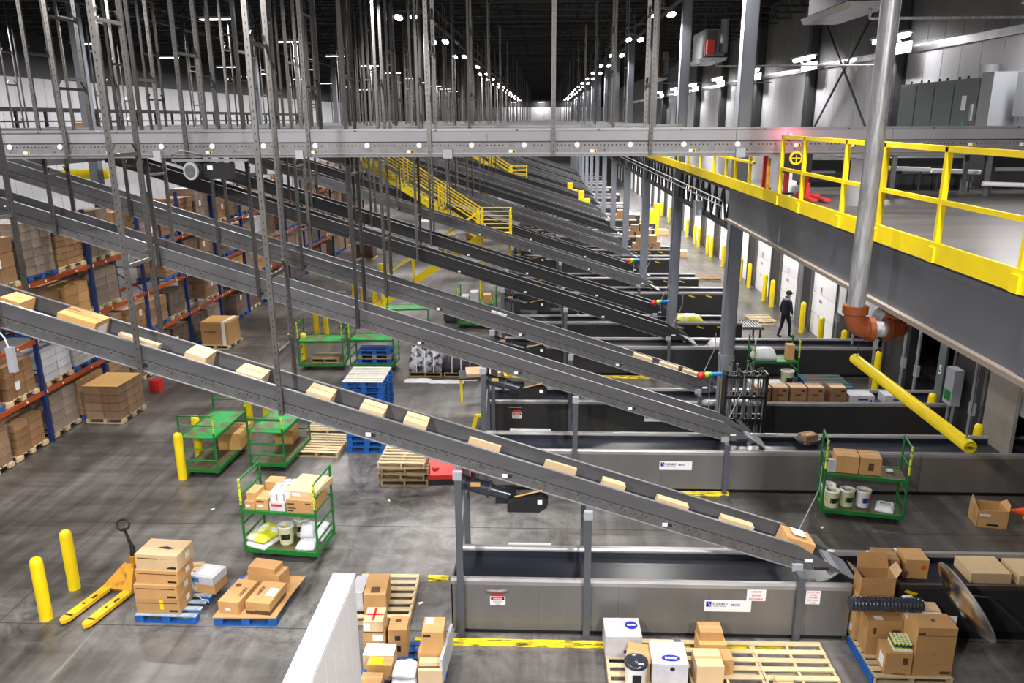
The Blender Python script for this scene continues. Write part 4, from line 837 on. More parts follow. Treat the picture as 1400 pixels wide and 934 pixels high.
# --- right cart by the second loader
rx, ry, rrz = 6.5, 15.18-.05, R(-10.5)
cart('green cart with two cartons and three buckets in front of the second loader', rx, ry-.2, rrz, 1.5, .6, hp=1.72, sh=1.0, deck='cartdeck'); ry -= .2
def onr(lx, ly): return L2W(rx, ry, rrz, lx, ly)
for lx, w, l, mk in ((-.36, .44, 'plain brown carton at the left of the right cart shelf', None), (.08, .40, 'brown carton with printed arrows on the right cart shelf', [('f', .4, .65, .25, .7, 'brownink')])):
    x, y = onr(lx, 0); carton('carton', l, x, y, 1.013, w, .4, .36, 'card', rrz, marks=mk)
x, y = onr(-.64, -.16); carton('paper_pad', 'small white paper pack at the left end of the right cart shelf', x, y, 1.013, .16, .1, .26, 'carton_white', rrz, tape=False)
x, y = onr(.5, .05); sack('small crumpled white paper on the right cart shelf', x, y, 1.013, .14, .1, .05, 'bag', seed=4)
for lx, ly, l, m in ((-.60, .12, 'bucket half hidden behind the left post of the right cart', 'bucket'), (-.56, -.14, 'yellow-green bucket at the left front of the right cart', 'bucket'), (-.26, -.04, 'yellow-green bucket with black drop label on the right cart', 'bucket'), (.06, .0, 'white bucket with blue and red label on the right cart', 'bucketw')):
    x, y = onr(lx, ly); t = bucket(l, x, y, .236, m, band='ink' if m == 'bucket' else 'blueink')
    if m == 'bucketw': MB().cyl((.1, -.10, .2), (.108, -.108, .2), .06, 'redink', 10).build('printed_label', t)
x, y = onr(.48, -.04); o = sack('white sack printed with black letters on the right cart', x, y, .236, .36, .44, .1, 'bag', rrz+R(-16), seed=9, word='RICE')
# --- far right cart behind the bars
cart('green cart with white bag and small carton behind the bundle of bars', 6.85, 22.75, R(0), 1.25, .7, hp=1.65)
sack('crumpled white plastic bag on the far right green cart', 6.55, 22.7, 1.013, .7, .5, .35, 'bag', seed=12); carton('carton', 'slim brown carton at the right end of the far right cart', 7.3, 22.7, 1.013, .22, .25, .45, 'card')
bucket('yellow-green bucket under the far right cart', 7.22, 22.45, .236, r=.19, h=.5); carton('case', 'white case with round blue mark behind the brown carton row', 6.25, 21.3, 0.0, .9, .5, .75, 'carton_white', tape=False, marks=[('t', .45, .6, .3, .6, 'blueink')])
for k in range(3): pallet('blue-edged pallet with worn boards right of the far right cart, %s from the bottom' % ORD[k], 8.3, 22.4, .145*k, 1.25, 1.15, 'palblue', blocks=True, top='palteal' if k == 2 else 'palblue', nb=8)
# ================================================================ PALLET JACK
jk = thing('pallet_jack', 'orange hand pallet jack with black loop handle beside the left bollards', 'pallet jack', (-7.53, 10.72, 0), R(-0))
def fork(b):
    b.prism([(-.08, 1.0), (.08, 1.0), (.08, .12), (.06, .04), (0, 0), (-.06, .04), (-.08, .12)], 'z', .05, .11, 'jackfork')
    b.prism([(-.075, 1.0), (-.06, 1.0), (-.06, .12), (-.075, .12)], 'z', .03, .06, 'black'); b.prism([(.06, 1.0), (.075, 1.0), (.075, .12), (.06, .12)], 'z', .03, .06, 'black')
    b.box(-.07, .07, .16, .2, .108, .113, 'black'); b.box(-.02, .02, .48, .53, .109, .112, 'ink'); b.box(.0, .05, .66, .78, .109, .112, 'ink')
    b.cyl((-.05, .18, .04), (.05, .18, .04), .04, 'rubber', 10)
fk = cm('fork', fork)
for sx in (-.22, .22): o = put('fork', fk, jk, (sx, 0, 0))
b = MB(); vs = [(-.30, 1.0, .11), (.30, 1.0, .11), (.30, 1.04, .04), (-.30, 1.04, .04), (-.10, 1.36, .40), (.10, 1.36, .40), (.12, 1.42, .05), (-.12, 1.42, .05)]
b.add(vs, [(0, 1, 5, 4), (1, 2, 6, 5), (2, 3, 7, 6), (3, 0, 4, 7), (4, 5, 6, 7), (3, 2, 1, 0)], 'jack'); b.build('body', jk)
MB().cyl((0, 1.46, .06), (0, 1.46, .5), .055, 'jack', 12).build('pump', jk); MB().cyl((-.13, 1.46, .09), (-.05, 1.46, .09), .09, 'rubber', 12).build('wheel', jk); MB().cyl((.05, 1.46, .09), (.13, 1.46, .09), .09, 'rubber', 12).build('wheel', jk)
MB().tube([(0, 1.47, .45), (-.01, 1.5, .62), (-.05, 1.5, .72), (-.13, 1.5, 1.0)], [.05, .045, .028, .022], 'black', 8).build('handle_shaft', jk)
MB().tube([(-.14+.13*math.cos(a)+.0, 1.5+.05*math.sin(a), 1.06+.08*math.sin(a)) for a in [2*math.pi*k/16 for k in range(17)]], .02, 'black', 8, False).build('handle_loop', jk)
jk.rotation_euler = (0, 0, R(-13)); jk.location = (-7.58, 10.72, 0)
# ================================================================ FLOOR PALLETS, LEFT
pallet('worn blue pallet carrying four stacked brown cartons, left foreground', -6.12, 11.53, 0, 1.02, 1.22, 'palblue', rz=R(-1), blocks=True, top='palblue_worn')
for k, (h, dx, dy, l) in enumerate(((.26, 0, 0, 'bottom brown carton of the four-high stack on the blue pallet'), (.26, .0, .0, 'second brown carton of the four-high stack'), (.24, .02, .02, 'third brown carton of the four-high stack'), (.27, .02, .02, 'torn top carton of the four-high stack'))):
    z = .14+[0, .262, .524, .766][k]
    o = carton('carton', l, -6.26+dx*k, 11.23+dy*k, z, .72, .50, h, 'card_light' if k == 3 else 'card', R(-1.5*k), tape=False, marks=[('f', .05, .95, .72, .78, 'brownink'), ('f', .75, .95, .12, .26, 'ink'), ('r', .5, .75, .3, .7, 'paper')]+([('f', .55, .63, .3, .95, 'yellow')] if k == 0 else []))
    if k == 3:
        MB().add([(-.1, -.02, .274), (.12, -.06, .276), (.2, -.02, .275), (.05, .03, .275)], [(0, 1, 2, 3)], 'ink').build('torn_hole', o); MB().add([(.02, -.255, .12), (.14, -.256, .04), (.3, -.255, .1), (.34, -.252, .24), (.2, -.251, .27), (.05, -.251, .27)], [(0, 1, 2, 3, 4, 5)], 'card_light').build('torn_flap', o)
carton('carton', 'white and blue topped carton on the back of the blue pallet', -5.72, 11.75, .32, .42, .40, .14, 'carton_white', R(-12), tape=False, marks=[('t', .2, .8, .2, .8, 'paper'), ('f', 0, .35, .2, .8, 'cyan')]); carton('carton', 'brown carton under the white topped one on the blue pallet', -5.72, 11.76, .14, .40, .38, .175, 'card', R(-8)); carton('carton', 'pale open carton behind the stack on the blue pallet', -6.1, 11.95, .14, .36, .3, .28, 'card_light', R(5)); sack('crumpled film beside the cartons on the blue pallet', -5.98, 11.7, .14, .2, .22, .3, 'bag', seed=14)
tag(MB().tube([(-5.88, 11.5, .16), (-5.8, 11.42, .2), (-5.7, 11.35, .17), (-5.6, 11.35, .16), (-5.56, 11.28, .16)], .008, 'bag', 6).build('plastic_strap'), 'loose white plastic strap on the blue pallet', 'strap')
pallet('bright blue pallet under flattened cardboard and three cartons', -4.81, 11.5, 0, 1.02, 1.22, 'palblue', rz=R(1), blocks=True)
tag(MB().prism([(-5.33, 10.88), (-4.3, 10.9), (-4.24, 11.6), (-4.16, 12.1), (-4.5, 12.14), (-5.22, 12.12)], 'z', .141, .158, 'card').build('cardboard_sheet'), 'flattened cardboard sheet spread on the bright blue pallet', 'cardboard')
o = carton('carton', 'long brown carton with black lettering at the left of the bright blue pallet', -5.04, 11.3, .16, .36, .66, .22, 'card', R(-9), tape=False, marks=[('f', .35, .6, .3, .5, 'paper')]); text('XEREX', .085, 'ink', o, (.1, -.02, .224), (0, 0, R(90))); MB().cyl((-.08, .15, .22), (-.08, .15, .223), .05, 'brownink', 14).build('print_mark', o)
o = carton('carton', 'torn brown carton with white label at the right of the bright blue pallet', -4.56, 11.27, .245, .42, .62, .14, 'card', R(-8), tape=False, marks=[('t', .55, .95, .35, .7, 'paper')]); text('XEREX', .085, 'ink', o, (-.1, .02, .144), (0, 0, R(90)))
MB().prism([(-.22, .0), (-.05, -.02), (-.12, .1)], 'y', -.325, -.312, 'card').build('torn_flap', o)
carton('carton', 'dark crushed carton under the torn carton on the bright blue pallet', -4.57, 11.27, .16, .42, .58, .082, 'carton_dark', R(-8), tape=False); carton('carton', 'brown carton at the back of the bright blue pallet', -4.72, 11.85, .16, .62, .3, .3, 'card', R(-14), tape=True); carton('carton', 'flat carton on top of the back carton of the bright blue pallet', -4.76, 11.86, .462, .5, .28, .09, 'card', R(-11), tape=False)
# pallets in the middle of the floor
pallet('new pale wooden pallet flat on the floor behind the near cart', -5.47, 18.1, 0, 1.06, 1.2, 'wood', rz=R(-3), nb=8)
pallet('second pale pallet lying behind the flat pale pallet', -5.62, 19.4, 0, 1.06, 1.0, 'wood', rz=R(2))
for k in range(13): pallet('blue pallet of the tall stack beyond the nearest incline, %s from the bottom' % ORD[k], -4.34+.02*(k % 2), 18.42+.02*(k % 3), .142*k, .98, 1.2, 'palblue', blocks=True, top='whitewood' if k == 12 else 'palblue', nb=9 if k == 12 else 6, group='blue pallet stack')
for k in range(4): pallet('weathered wooden pallet of the stack left of the red pallet, %s from the bottom' % ORD[k], -3.12+(.03, -.02, .04, -.01)[k], 16.55, .142*k, 1.06, 1.1, 'wood_old' if k < 3 else 'wood', rz=R((1, -2, 2, -1)[k]), nb=7, group='wooden pallet stack')
t = thing('red_pallet', 'red plastic pallet leaning beside the wooden pallet stack', 'pallet', (-2.1, 16.4, .0), R(4))
b = MB(); b.prism([(-.3, .14), (.35, .52), (.35, .62), (-.3, .24)], 'x', -.48, .48, 'red'); b.build('deck', t); MB().prism([(-.3, 0), (.35, 0), (.35, .52), (-.3, .14)], 'x', -.46, .46, 'black').build('base', t)
for a, c in ((-.32, .2), (.32, .2), (-.32, -.12), (.3, -.12)): MB().cyl((a, c, .39+.585*c), (a, c+.004, .42+.585*c), .085, 'redink', 12).build('recess', t)
# waste bales
def bale(l, x, y, w, d, h, m, sd):
    b = MB(); sackmesh(b, w, d, h, m, 10, sd); t = tag(b.build('waste_bale', None, (x, y, .14), 0), l, 'bale', 'plastic waste bales')
    for a in (-.25, .0, .25): MB().tube([(w*a, -d/2-.01, .0), (w*a, -d/2*.98, h*.55), (w*a, -d*.25, h*1.03), (w*a, d*.25, h*1.03), (w*a, d/2*.98, h*.5)], .014, 'bag', 5).build('strap', t)
pallet('wooden pallet under the left waste bale', -3.75, 24.3, 0, 1.05, 1.0, 'wood_old'); pallet('wooden pallet under the right waste bale', -2.55, 24.3, 0, 1.2, 1.0, 'wood_old')
bale('grey and black strapped bale of plastic waste, left of two', -3.75, 24.3, 1.1, 1.0, .95, 'bale1', 3); bale('dark bale of plastic waste with coloured scraps, right of two', -2.6, 24.3, 1.15, 1.0, .7, 'bale2', 5)
for k, (x, y, w, d) in enumerate(((-3.9, 23.35, .9, .35), (-3.0, 23.25, 1.1, .3), (-2.3, 23.5, .5, .25))): sack('loose clear film scrap on the floor before the bales, %s from the left' % ORD[k], x, y, 0, w, d, .06, 'bag', seed=20+k)
# ================================================================ FOREGROUND CENTRE
b = MB(); ZW = 2.4; b.box(-2.61, -2.36, 1.0, 8.68, 0, ZW-.03, 'white'); tw = tag(b.build('low_white_partition'), 'white low partition wall running away at the bottom centre', 'partition')
for y0, y1 in ((1.0, 6.9), (6.91, 7.95), (7.96, 8.685)): MB().box(-2.63, -2.345, y0, y1, ZW-.03, ZW, 'white').build('cap', tw)
for k in range(22): MB().box(-2.36, -2.352, 1.3+.34*k-.158, 1.3+.34*k+.158, .05, ZW-.06, 'white').build('wall_plank', tw) if 1.3+.34*k+.158 < 8.67 else None
pallet('wooden pallet with wide gaps behind the white partition end', -2.66, 11.62, 0, 1.02, 1.28, 'wood', rz=R(1.5))
carton('carton', 'open-topped tan carton leaning on the pallet behind the partition', -2.72, 11.35, .142, .36, .62, .38, 'card', R(4), tape=False, marks=[('t', .3, .7, .1, .35, 'brownink')]); carton('case', 'white striped bag-like case at the left of the rear pallet', -3.02, 11.4, .142, .2, .5, .34, 'carton_white', tape=False)
pallet('blue pallet heaped with cartons at the bottom centre', -2.0, 9.8, 0, 1.25, 1.2, 'palblue', blocks=True, rz=R(2), nb=8)
PE = [(-2.5, 10.2, .142, .34, .34, .22, 'card', 'lowest carton of the left stack on the bottom centre pallet', [('f', .1, .3, .3, .4, 'brownink')]), (-2.5, 10.2, .363, .34, .34, .22, 'card', 'middle carton with white label of the left stack at the bottom centre', [('f', .45, .9, .25, .7, 'paper'), ('f', .05, .95, .85, 1, 'brownink')]), (-2.5, 10.19, .584, .29, .36, .17, 'card_light', 'top carton with red printed lid of the left stack at the bottom centre', [('t', .42, .55, .1, .95, 'redink'), ('t', .1, .9, .45, .55, 'redink'), ('t', .1, .35, .6, .85, 'paper'), ('f', .0, .35, .1, .8, 'paper')]), (-2.15, 10.2, .142, .28, .34, .46, 'card', 'tall brown carton with black marks right of the left stack', [('f', .35, .65, .62, .78, 'ink'), ('f', .35, .65, .2, .4, 'ink'), ('t', .3, .6, .6, .8, 'brownink')]), (-2.38, 9.87, .142, .45, .28, .24, 'card_light', 'pale carton with white lid at the bottom left of the heap', [('t', .0, 1, 0, 1, 'paper')]), (-2.32, 9.62, .142, .36, .2, .24, 'card_gold', 'yellow-taped carton at the bottom edge of the heap', [('t', .1, .6, .1, .9, 'yellow')]), (-1.58, 9.55, .142, .34, .30, .26, 'card_light', 'carton with pale lid at the bottom right of the heap', [('t', 0, 1, .2, .35, 'brownink')]), (-1.6, 9.95, .142, .38, .44, .30, 'card', 'brown carton under the tall right carton of the heap', []), (-1.57, 9.9, .445, .31, .36, .36, 'card', 'tall taped carton topmost at the right of the heap', [('t', .1, .45, .55, .95, 'paper'), ('f', .05, .4, .78, .88, 'ink')])]
for x, y, z, w, d, h, m, l, mk in PE: carton('carton', l, x, y, z, w, d, h, m, R(rng.uniform(-3, 3)), marks=mk)
carton('carton', 'cut-off brown carton at the very bottom left of the heap', -2.4, 9.36, .142, .3, .24, .155, 'card', 0)
sack('white padded sack between the cartons of the heap, upper', -1.95, 9.52, .295, .34, .34, .12, 'bag', seed=31); sack('white padded sack between the cartons of the heap, lower', -1.95, 9.48, .142, .36, .36, .14, 'bag', seed=32)
tag(MB().box(-.02, .02, -.42, .42, 0, .42, 'carton_white').build('foam_board', None, (-1.39, 9.85, .142), R(-4)), 'thin white board standing at the right side of the bottom centre heap', 'board')
# three pallets in front of the nearest loader
pallet('wooden pallet with two white boxes before the nearest loader', 1.5, 9.95, 0, 1.06, 1.25, 'wood', nb=7, rz=R(-.5)); pallet('wooden pallet with small brown cartons before the nearest loader', 2.68, 9.95, 0, 1.06, 1.25, 'wood', nb=7); pallet('bare wooden pallet right of the two loaded ones before the nearest loader', 3.75, 9.95, 0, 1.06, 1.25, 'wood', nb=7, rz=R(.6))
o = carton('case', 'white box with round blue emblem on the left foreground pallet', 1.22, 10.35, .142, .54, .46, .36, 'carton_white', R(1), tape=False); e = MB().cyl((.14, .05, .362), (.14, .05, .365), .095, 'blueink', 20).build('emblem', o); MB().box(.08, .2, .035, .065, .365, .367, 'paper').build('emblem_band', e); MB().cyl((.03, -.2325, .1), (.03, -.2305, .1), .03, 'blueink', 12).build('emblem', o)
o = carton('case', 'white box with oval blue emblem nearest the camera on the left foreground pallet', 1.82, 9.75, .142, .50, .50, .38, 'carton_white', R(-1), tape=False); b = MB(); b.cyl((0, 0, 0), (0, 0, .003), .115, 'blueink', 20); e = b.build('emblem', o, (.02, -.12, .382)); e.scale = (1.15, .62, 1); MB().box(-.07, .075, -.03, .03, .003, .006, 'paper').build('emblem_band', e); MB().cyl((.03, -.2525, .3), (.03, -.2505, .3), .035, 'ink', 12).build('hand_hole', o)
carton('carton', 'tan carton with folded flaps on the left foreground pallet', 1.42, 9.85, .142, .36, .42, .3, 'card', R(-12))
t = thing('bucket', 'white tub with glossy black lid at the bottom edge', 'bucket', (1.33, 9.48, .142)); MB().lathe([(.14, 0), (.155, .38), (.16, .42)], 'bucketw', 18).build('body', t); MB().lathe([(.168, .40), (.17, .44), (.14, .455), (.13, .445), (0, .445)], 'foil', 18).build('lid', t); MB().box(-.06, .06, -.165, -.15, .2, .32, 'ink').build('printed_label', t); MB().box(.02, .09, -.1, -.06, .447, .452, 'paper').build('lid_sticker', t)
carton('carton', 'open carton holding a smaller one on the middle foreground pallet', 2.53, 10.25, .142, .40, .34, .28, 'card_gold', R(1), tape=False); carton('carton', 'small taped carton inside the open one on the middle foreground pallet', 2.52, 10.31, .425, .34, .26, .14, 'card', R(1))
carton('carton', 'tan double-flap carton at the front of the middle foreground pallet', 2.38, 9.72, .142, .38, .40, .34, 'card_light', R(1)); carton('carton', 'small brown carton behind the double-flap carton', 2.68, 9.92, .142, .18, .26, .24, 'card', R(2), tape=False); carton('carton', 'small pale carton on the bare right foreground pallet', 3.42, 9.5, .142, .24, .24, .14, 'card_light', R(1))
# right-hand pallet with tall cartons, roll and mirror
pallet('blue-sided pallet with tall cartons at the right foreground', 5.35, 10.29, 0, 1.12, .96, 'wood', nb=7); tag(MB().box(-.012, .012, -.48, .48, .0, .142, 'palblue').build('blue_side_board', None, (4.775, 10.29, 0)), 'blue side board on the left edge of the right foreground pallet', 'board')
carton('carton', 'brown carton with two printed panels left of the cans on the right foreground pallet', 5.10, 10.46, .142, .50, .32, .58, 'card', R(-1), tape=False, marks=[('f', .15, .25, .62, .8, 'brownink'), ('f', .7, .95, .55, .75, 'brownink'), ('f', .02, .98, .5, .51, 'brownink'), ('t', .2, .45, .1, .4, 'paper')]); carton('carton', 'tall tan carton standing behind the left carton of the right pallet', 5.06, 10.80, .142, .52, .30, .78, 'card', R(-1), tape=False, marks=[('l', .3, .6, .1, .25, 'paper')])
t = thing('open_carton', 'open brown carton with raised flaps topmost on the right foreground pallet', 'box', (5.08, 10.80, .925), R(-1)); w, d, h = .50, .30, .30; b = MB()
b.box(-w/2, w/2, -d/2, -d/2+.008, 0, h, 'card'); b.box(-w/2, w/2, d/2-.008, d/2, 0, h, 'card'); b.box(-w/2, -w/2+.008, -d/2, d/2, 0, h, 'card'); b.box(w/2-.008, w/2, -d/2, d/2, 0, h, 'card'); b.box(-w/2, w/2, -d/2, d/2, 0, .008, 'card'); b.build('body', t)
MB().add([(-w/2+.02, d/2, h), (w/2, d/2, h), (w/2-.04, d/2+.04, h+.24), (-w/2+.02, d/2+.04, h+.24), (-w/2+.02, d/2+.006, h), (w/2, d/2+.006, h), (w/2-.04, d/2+.046, h+.24), (-w/2+.02, d/2+.046, h+.24)], [(0, 1, 2, 3), (7, 6, 5, 4), (3, 2, 6, 7)], 'card').build('flap', t)
for s in (-1, 1): MB().add([(s*w/2, -d/2, h), (s*w/2, d/2, h), (s*(w/2+.16 if s < 0 else w/2+.08), d/2-.04, h+.14), (s*(w/2+.16 if s < 0 else w/2+.08), -d/2+.04, h+.12)], [(0, 1, 2, 3)], 'card_light').build('flap', t)
o = carton('carton', 'largest brown carton at the right front of the right foreground pallet', 5.62, 10.04, .142, .55, .35, .79, 'card', R(0), tape=False, marks=[('f', .02, .98, .83, .838, 'brownink'), ('f', .7, .97, .03, .09, 'brownink'), ('f', .4, .55, .45, .462, 'brownink'), ('f', .02, .2, .85, .9, 'brownink'), ('t', .45, .55, .45, .6, 'brownink')]); carton('carton', 'tan carton with white lid behind the largest carton on the right pallet', 5.64, 10.42, .142, .56, .36, .68, 'card', R(-1), tape=False, marks=[('t', 0, 1, 0, .45, 'paper'), ('t', .05, .2, .6, .95, 'paper')])
tag(MB().box(-.1, .1, -.004, .004, 0, .14, 'paper').build('paper_sheet', None, (5.96, 10.235, .74), R(-8)), 'white paper sheet sticking out behind the largest carton', 'paper')
carton('carton', 'short brown carton with cans at the front of the right foreground pallet', 5.14, 10.02, .142, .37, .32, .36, 'card', R(-3), tape=False, marks=[('l', .2, .7, .2, .7, 'paper'), ('f', .65, .85, .5, .8, 'brownink'), ('f', .3, .8, .03, .07, 'brownink')])
t = thing('can_tray', 'tray of small upright cans with pale lids on the short carton', 'tray', (5.21, 10.05, .505), R(-6)); MB().box(-.13, .13, -.15, .13, 0, .03, 'paper').build('tray', t); cn = cm('can', lambda b: (b.cyl((0, 0, .03), (0, 0, .11), .023, 'lime', 8), b.cyl((0, 0, .05), (0, 0, .09), .0235, 'truss', 8), b.cyl((0, 0, .11), (0, 0, .118), .024, 'bucket', 8)))
for a in range(5):
    for c in range(5): put('can', cn, t, (-.105+.052*a, -.11+.054*c, 0))
b = MB(); pr = []
for k in range(80): pr.append((.098+(.012 if k % 4 < 2 else 0), -.52+1.04*k/79))
b.lathe(pr, 'foil', 20); o = b.build('plastic_roll', None, (5.11, 10.42, .935)); o.rotation_euler = (0, R(90), R(-1)); tag(o, 'glossy dark ribbed roll of plastic lying across the cartons of the right pallet', 'roll')
sack('crumpled clear film behind the dark roll', 5.5, 10.55, .825, .22, .18, .16, 'bag', seed=44)
tag(MB().prism([(-.1, -.1), (.2, -.12), (.22, .12), (-.05, .14)], 'z', 0, .012, 'card_light').build('cardboard_flap', None, (5.72, 10.52, .826)), 'folded cardboard flap right of the dark roll', 'cardboard')
# convex mirror on its arm
mr_ = thing('convex_mirror', 'tilted convex safety mirror on an arm right of the tall cartons', 'mirror', (6.02, 10.0, 1.27))
b = MB(); b.lathe([(.6, 0), (.56, .045), (.4, .1), (.2, .13), (0, .14)], 'mirror', 28); g_ = b.build('mirror_dome', mr_); b = MB(); b.lathe([(.602, -.01), (.612, 0), (.602, .01)], 'edge', 28); g2 = b.build('rim', mr_); b = MB(); b.lathe([(.6, -.004), (.3, -.03), (0, -.035)], 'black', 28); g3 = b.build('back', mr_)
for g in (g_, g2, g3): g.rotation_euler = (R(0), R(0), R(0))
nrm = Vector((-.87, -.05, -.49)).normalized(); q = nrm.to_track_quat('Z', 'Y')
for g in (g_, g2, g3): g.rotation_mode = 'QUATERNION'; g.rotation_quaternion = q
MB().tube([(.02, .02, .02), (.12, .06, .06), (.34, .05, .05), (.86, -.02, -.42), (1.1, -.02, -.6)], .014, 'truss', 6).build('arm', mr_)
MB().box(1.06, 1.14, -.06, .02, -1.27, -.5, 'truss').build('arm_post', mr_)
# open carton on the floor at right, cone
t = thing('open_carton', 'open brown carton with torn flaps alone on the dark floor at right', 'box', (8.98, 14.7, 0), R(-8)); w, d, h = .56, .46, .38; b = MB()
b.box(-w/2, w/2, -d/2, -d/2+.01, 0, h, 'card'); b.box(-w/2, w/2, d/2-.01, d/2, 0, h, 'card'); b.box(-w/2, -w/2+.01, -d/2, d/2, 0, h, 'card'); b.box(w/2-.01, w/2, -d/2, d/2, 0, h, 'card'); b.box(-w/2, w/2, -d/2, d/2, 0, .01, 'card'); b.build('body', t)
MB().add([(-w/2, -d/2, h), (-w/2, d/2, h), (-w/2-.02, .1, h+.2), (-w/2-.04, -.12, h+.14)], [(0, 1, 2, 3)], 'card_light').build('flap', t); MB().add([(w/2, -d/2, h), (w/2, d/2, h), (w/2+.06, .1, h+.12), (w/2+.05, -.12, h+.1)], [(0, 1, 2, 3)], 'card').build('flap', t); MB().box(-.1, .12, -d/2-.003, -d/2-.0005, .05, .09, 'ink').build('print_mark', t); MB().box(-.25, -.05, -d/2-.003, -d/2-.0005, .25, .3, 'paper').build('paper_label', t)
t = tag(MB().lathe([(.17, .02), (.15, .04), (.03, .68), (.02, .7)], 'orangered', 16).box(-.2, .2, -.2, .2, 0, .025, 'orangered').build('traffic_cone', None, (10.02, 14.72, .2)), 'orange traffic cone lying at the right edge of the frame', 'cone'); t.rotation_euler = (0, R(-80), R(8))
# ================================================================ STAIRS
def stair(label, Y, sc=1.0, lower=True):
    t = thing('yellow_stair', label, 'stair', (0, Y, 0)); xt, xb, z1, z0 = -7.6, -2.75, 6.3, 3.15
    def fl(xa, za, xb_, zb_, y0, y1, n):
        for yy in (y0, y1): MB().bar((xa, yy, za-.08), (xb_, yy, zb_-.08), .05, .30, 'yellow', (0, 0, 1)).build('stringer', t)
        for k in range(n):
            f_ = (k+.5)/n; x = xa+(xb_-xa)*f_; z = za+(zb_-za)*f_; MB().box(x-.14, x+.14, y0+.03, y1-.03, z-.02, z+.02, 'girder').build('tread', t)
            MB().cyl((x, y0-.032, z-.02), (x, y0-.025, z-.02), .045, 'cabinet_l', 8).build('tread_bolt', t) if n > 14 else None
        for yy in (y0, y1):
            for h in (1.05, .78, .5): MB().bar((xa, yy, za+h), (xb_, yy, zb_+h), .045, .045, 'yellow').build('handrail', t)
            m_ = 4
            for k in range(m_): 
                f_ = k/(m_-1); x = xa+(xb_-xa)*f_; z = za+(zb_-za)*f_
                for dx in (-.09, .09): MB().box(x+dx-.025, x+dx+.025, yy-.025, yy+.025, z-.1, z+1.05, 'yellow').build('rail_post', t)
    fl(xt, z1, xb, z0, 0, .9, 16)
    MB().box(-2.75, -1.4, -.55, .9, z0-.12, z0, 'yellow').build('landing', t)
    for x in (-2.7, -1.42):
        for yy in (-.53, .88): MB().box(x-.03, x+.03, yy-.03, yy+.03, 0, z0+1.07, 'yellow').build('landing_post', t)
    for h in (1.05, .7, .35):
        MB().bar((-1.42, -.53, z0+h), (-1.42, .88, z0+h), .04, .04, 'yellow').build('handrail', t); MB().bar((-2.7, .88, z0+h), (-1.42, .88, z0+h), .04, .04, 'yellow').build('handrail', t); MB().bar((-2.7, -.53, z0+h), (-1.42, -.53, z0+h), .04, .04, 'yellow').build('handrail', t)
    if lower:
        for yy in (-.53, -.08): MB().bar((-2.8, yy, 3.0), (-7.2, yy, .1), .05, .28, 'yellow', (0, 0, 1)).build('stringer', t); MB().bar((-2.8, yy, 4.1), (-7.2, yy, 1.2), .045, .07, 'yellow').build('handrail', t); [MB().box(x-.025, x+.025, yy-.025, yy+.025, 0.1+.659*(x+7.2), 1.2+.659*(x+7.2), 'yellow').build('rail_post', t) for x in (-7.0, -6.8, -5.6, -4.2)]
        for k in range(14): x = -7.0+4.0*k/13; z = .13+.66*(x+7.2); MB().box(x-.13, x+.13, -.5, -.1, z-.02, z+.02, 'girder').build('tread', t)
    return t
stair('yellow steel stair crossing over the inclines with a railed landing', 33.72); stair('distant yellow steel stair beyond the first one, partly hidden by inclines', 66.4, lower=False)
tag(MB().box(-6.95, -6.7, 32.98, 33.1, 0, 2.0, 'yellow').build('yellow_post'), 'thick yellow steel post by the foot of the near stair', 'post'); tag(MB().box(-8.0, -7.7, 29.6, 29.85, 0, 1.5, 'cabinet').build('floor_column'), 'dark grey short column before the stair foot', 'column')
# ================================================================ VERTICAL PIPE WITH ELBOWS
t = thing('sprinkler_riser', 'vertical galvanised pipe with orange elbows in front of the mezzanine edge', 'pipe', (3.8, 9.5, 0)); r = .105
MB().cyl((0, 0, 5.6), (0, 0, 13.1), r, 'galv', 20).build('pipe', t)
def elbow(c, d0, d1, rad, rr, n=7): c = Vector(c); return [tuple(c+Vector(d0)*rad*(1-math.sin(math.pi/2*k/n))+Vector(d1)*rad*(1-math.cos(math.pi/2*k/n))) for k in range(n+1)]
MB().tube([(0, 0, 5.68)]+[(.18*(1-math.cos(a)), 0, 5.58-.18*math.sin(a)) for a in [math.pi/2*k/6 for k in range(7)]], .122, 'rust', 16).build('elbow', t)
MB().cyl((0, 0, 5.60), (0, 0, 5.70), .15, 'rust', 18).build('coupling', t); MB().cyl((.16, 0, 5.40), (.23, 0, 5.40), .155, 'rust', 18).build('coupling', t)
MB().cyl((.2, 0, 5.40), (.42, 0, 5.40), .10, 'galv', 16).build('pipe', t); MB().cyl((.38, 0, 5.40), (.44, 0, 5.40), .145, 'rust', 18).build('coupling', t)
MB().tube([(.42+.2*math.sin(a), .2*(1-math.cos(a)), 5.40) for a in [math.pi/2*k/6 for k in range(7)]]+[(.62, .4, 5.40)], .118, 'rust', 16).build('elbow', t); MB().cyl((.62, .4, 5.40), (.62, .75, 5.40), .1, 'galv', 14).build('pipe', t)
# ================================================================ HANGING CLEARANCE BAR
t = thing('clearance_bar', 'yellow tube hanging on chains under the mezzanine at right', 'bar', (0, 0, 0)); p, q = Vector((6.58, 11.5, 3.0)), Vector((6.40, 15.76, 3.13))
MB().cyl(p, q, .105, 'yellow', 18).build('tube', t); MB().cyl(p+Vector((0, -.006, 0)), p, .085, 'yellow_old', 18).build('end_cap', t)
for e in (p+Vector((0, .12, .0)), q+Vector((0, -.12, 0))): MB().tube([(e.x, e.y, e.z), (e.x, e.y, 6.38)], .008, 'truss', 6).build('chain', t); MB().cyl((e.x-.02, e.y, e.z+.11), (e.x+.02, e.y, e.z+.11), .03, 'edge', 8).build('eye_bolt', t)
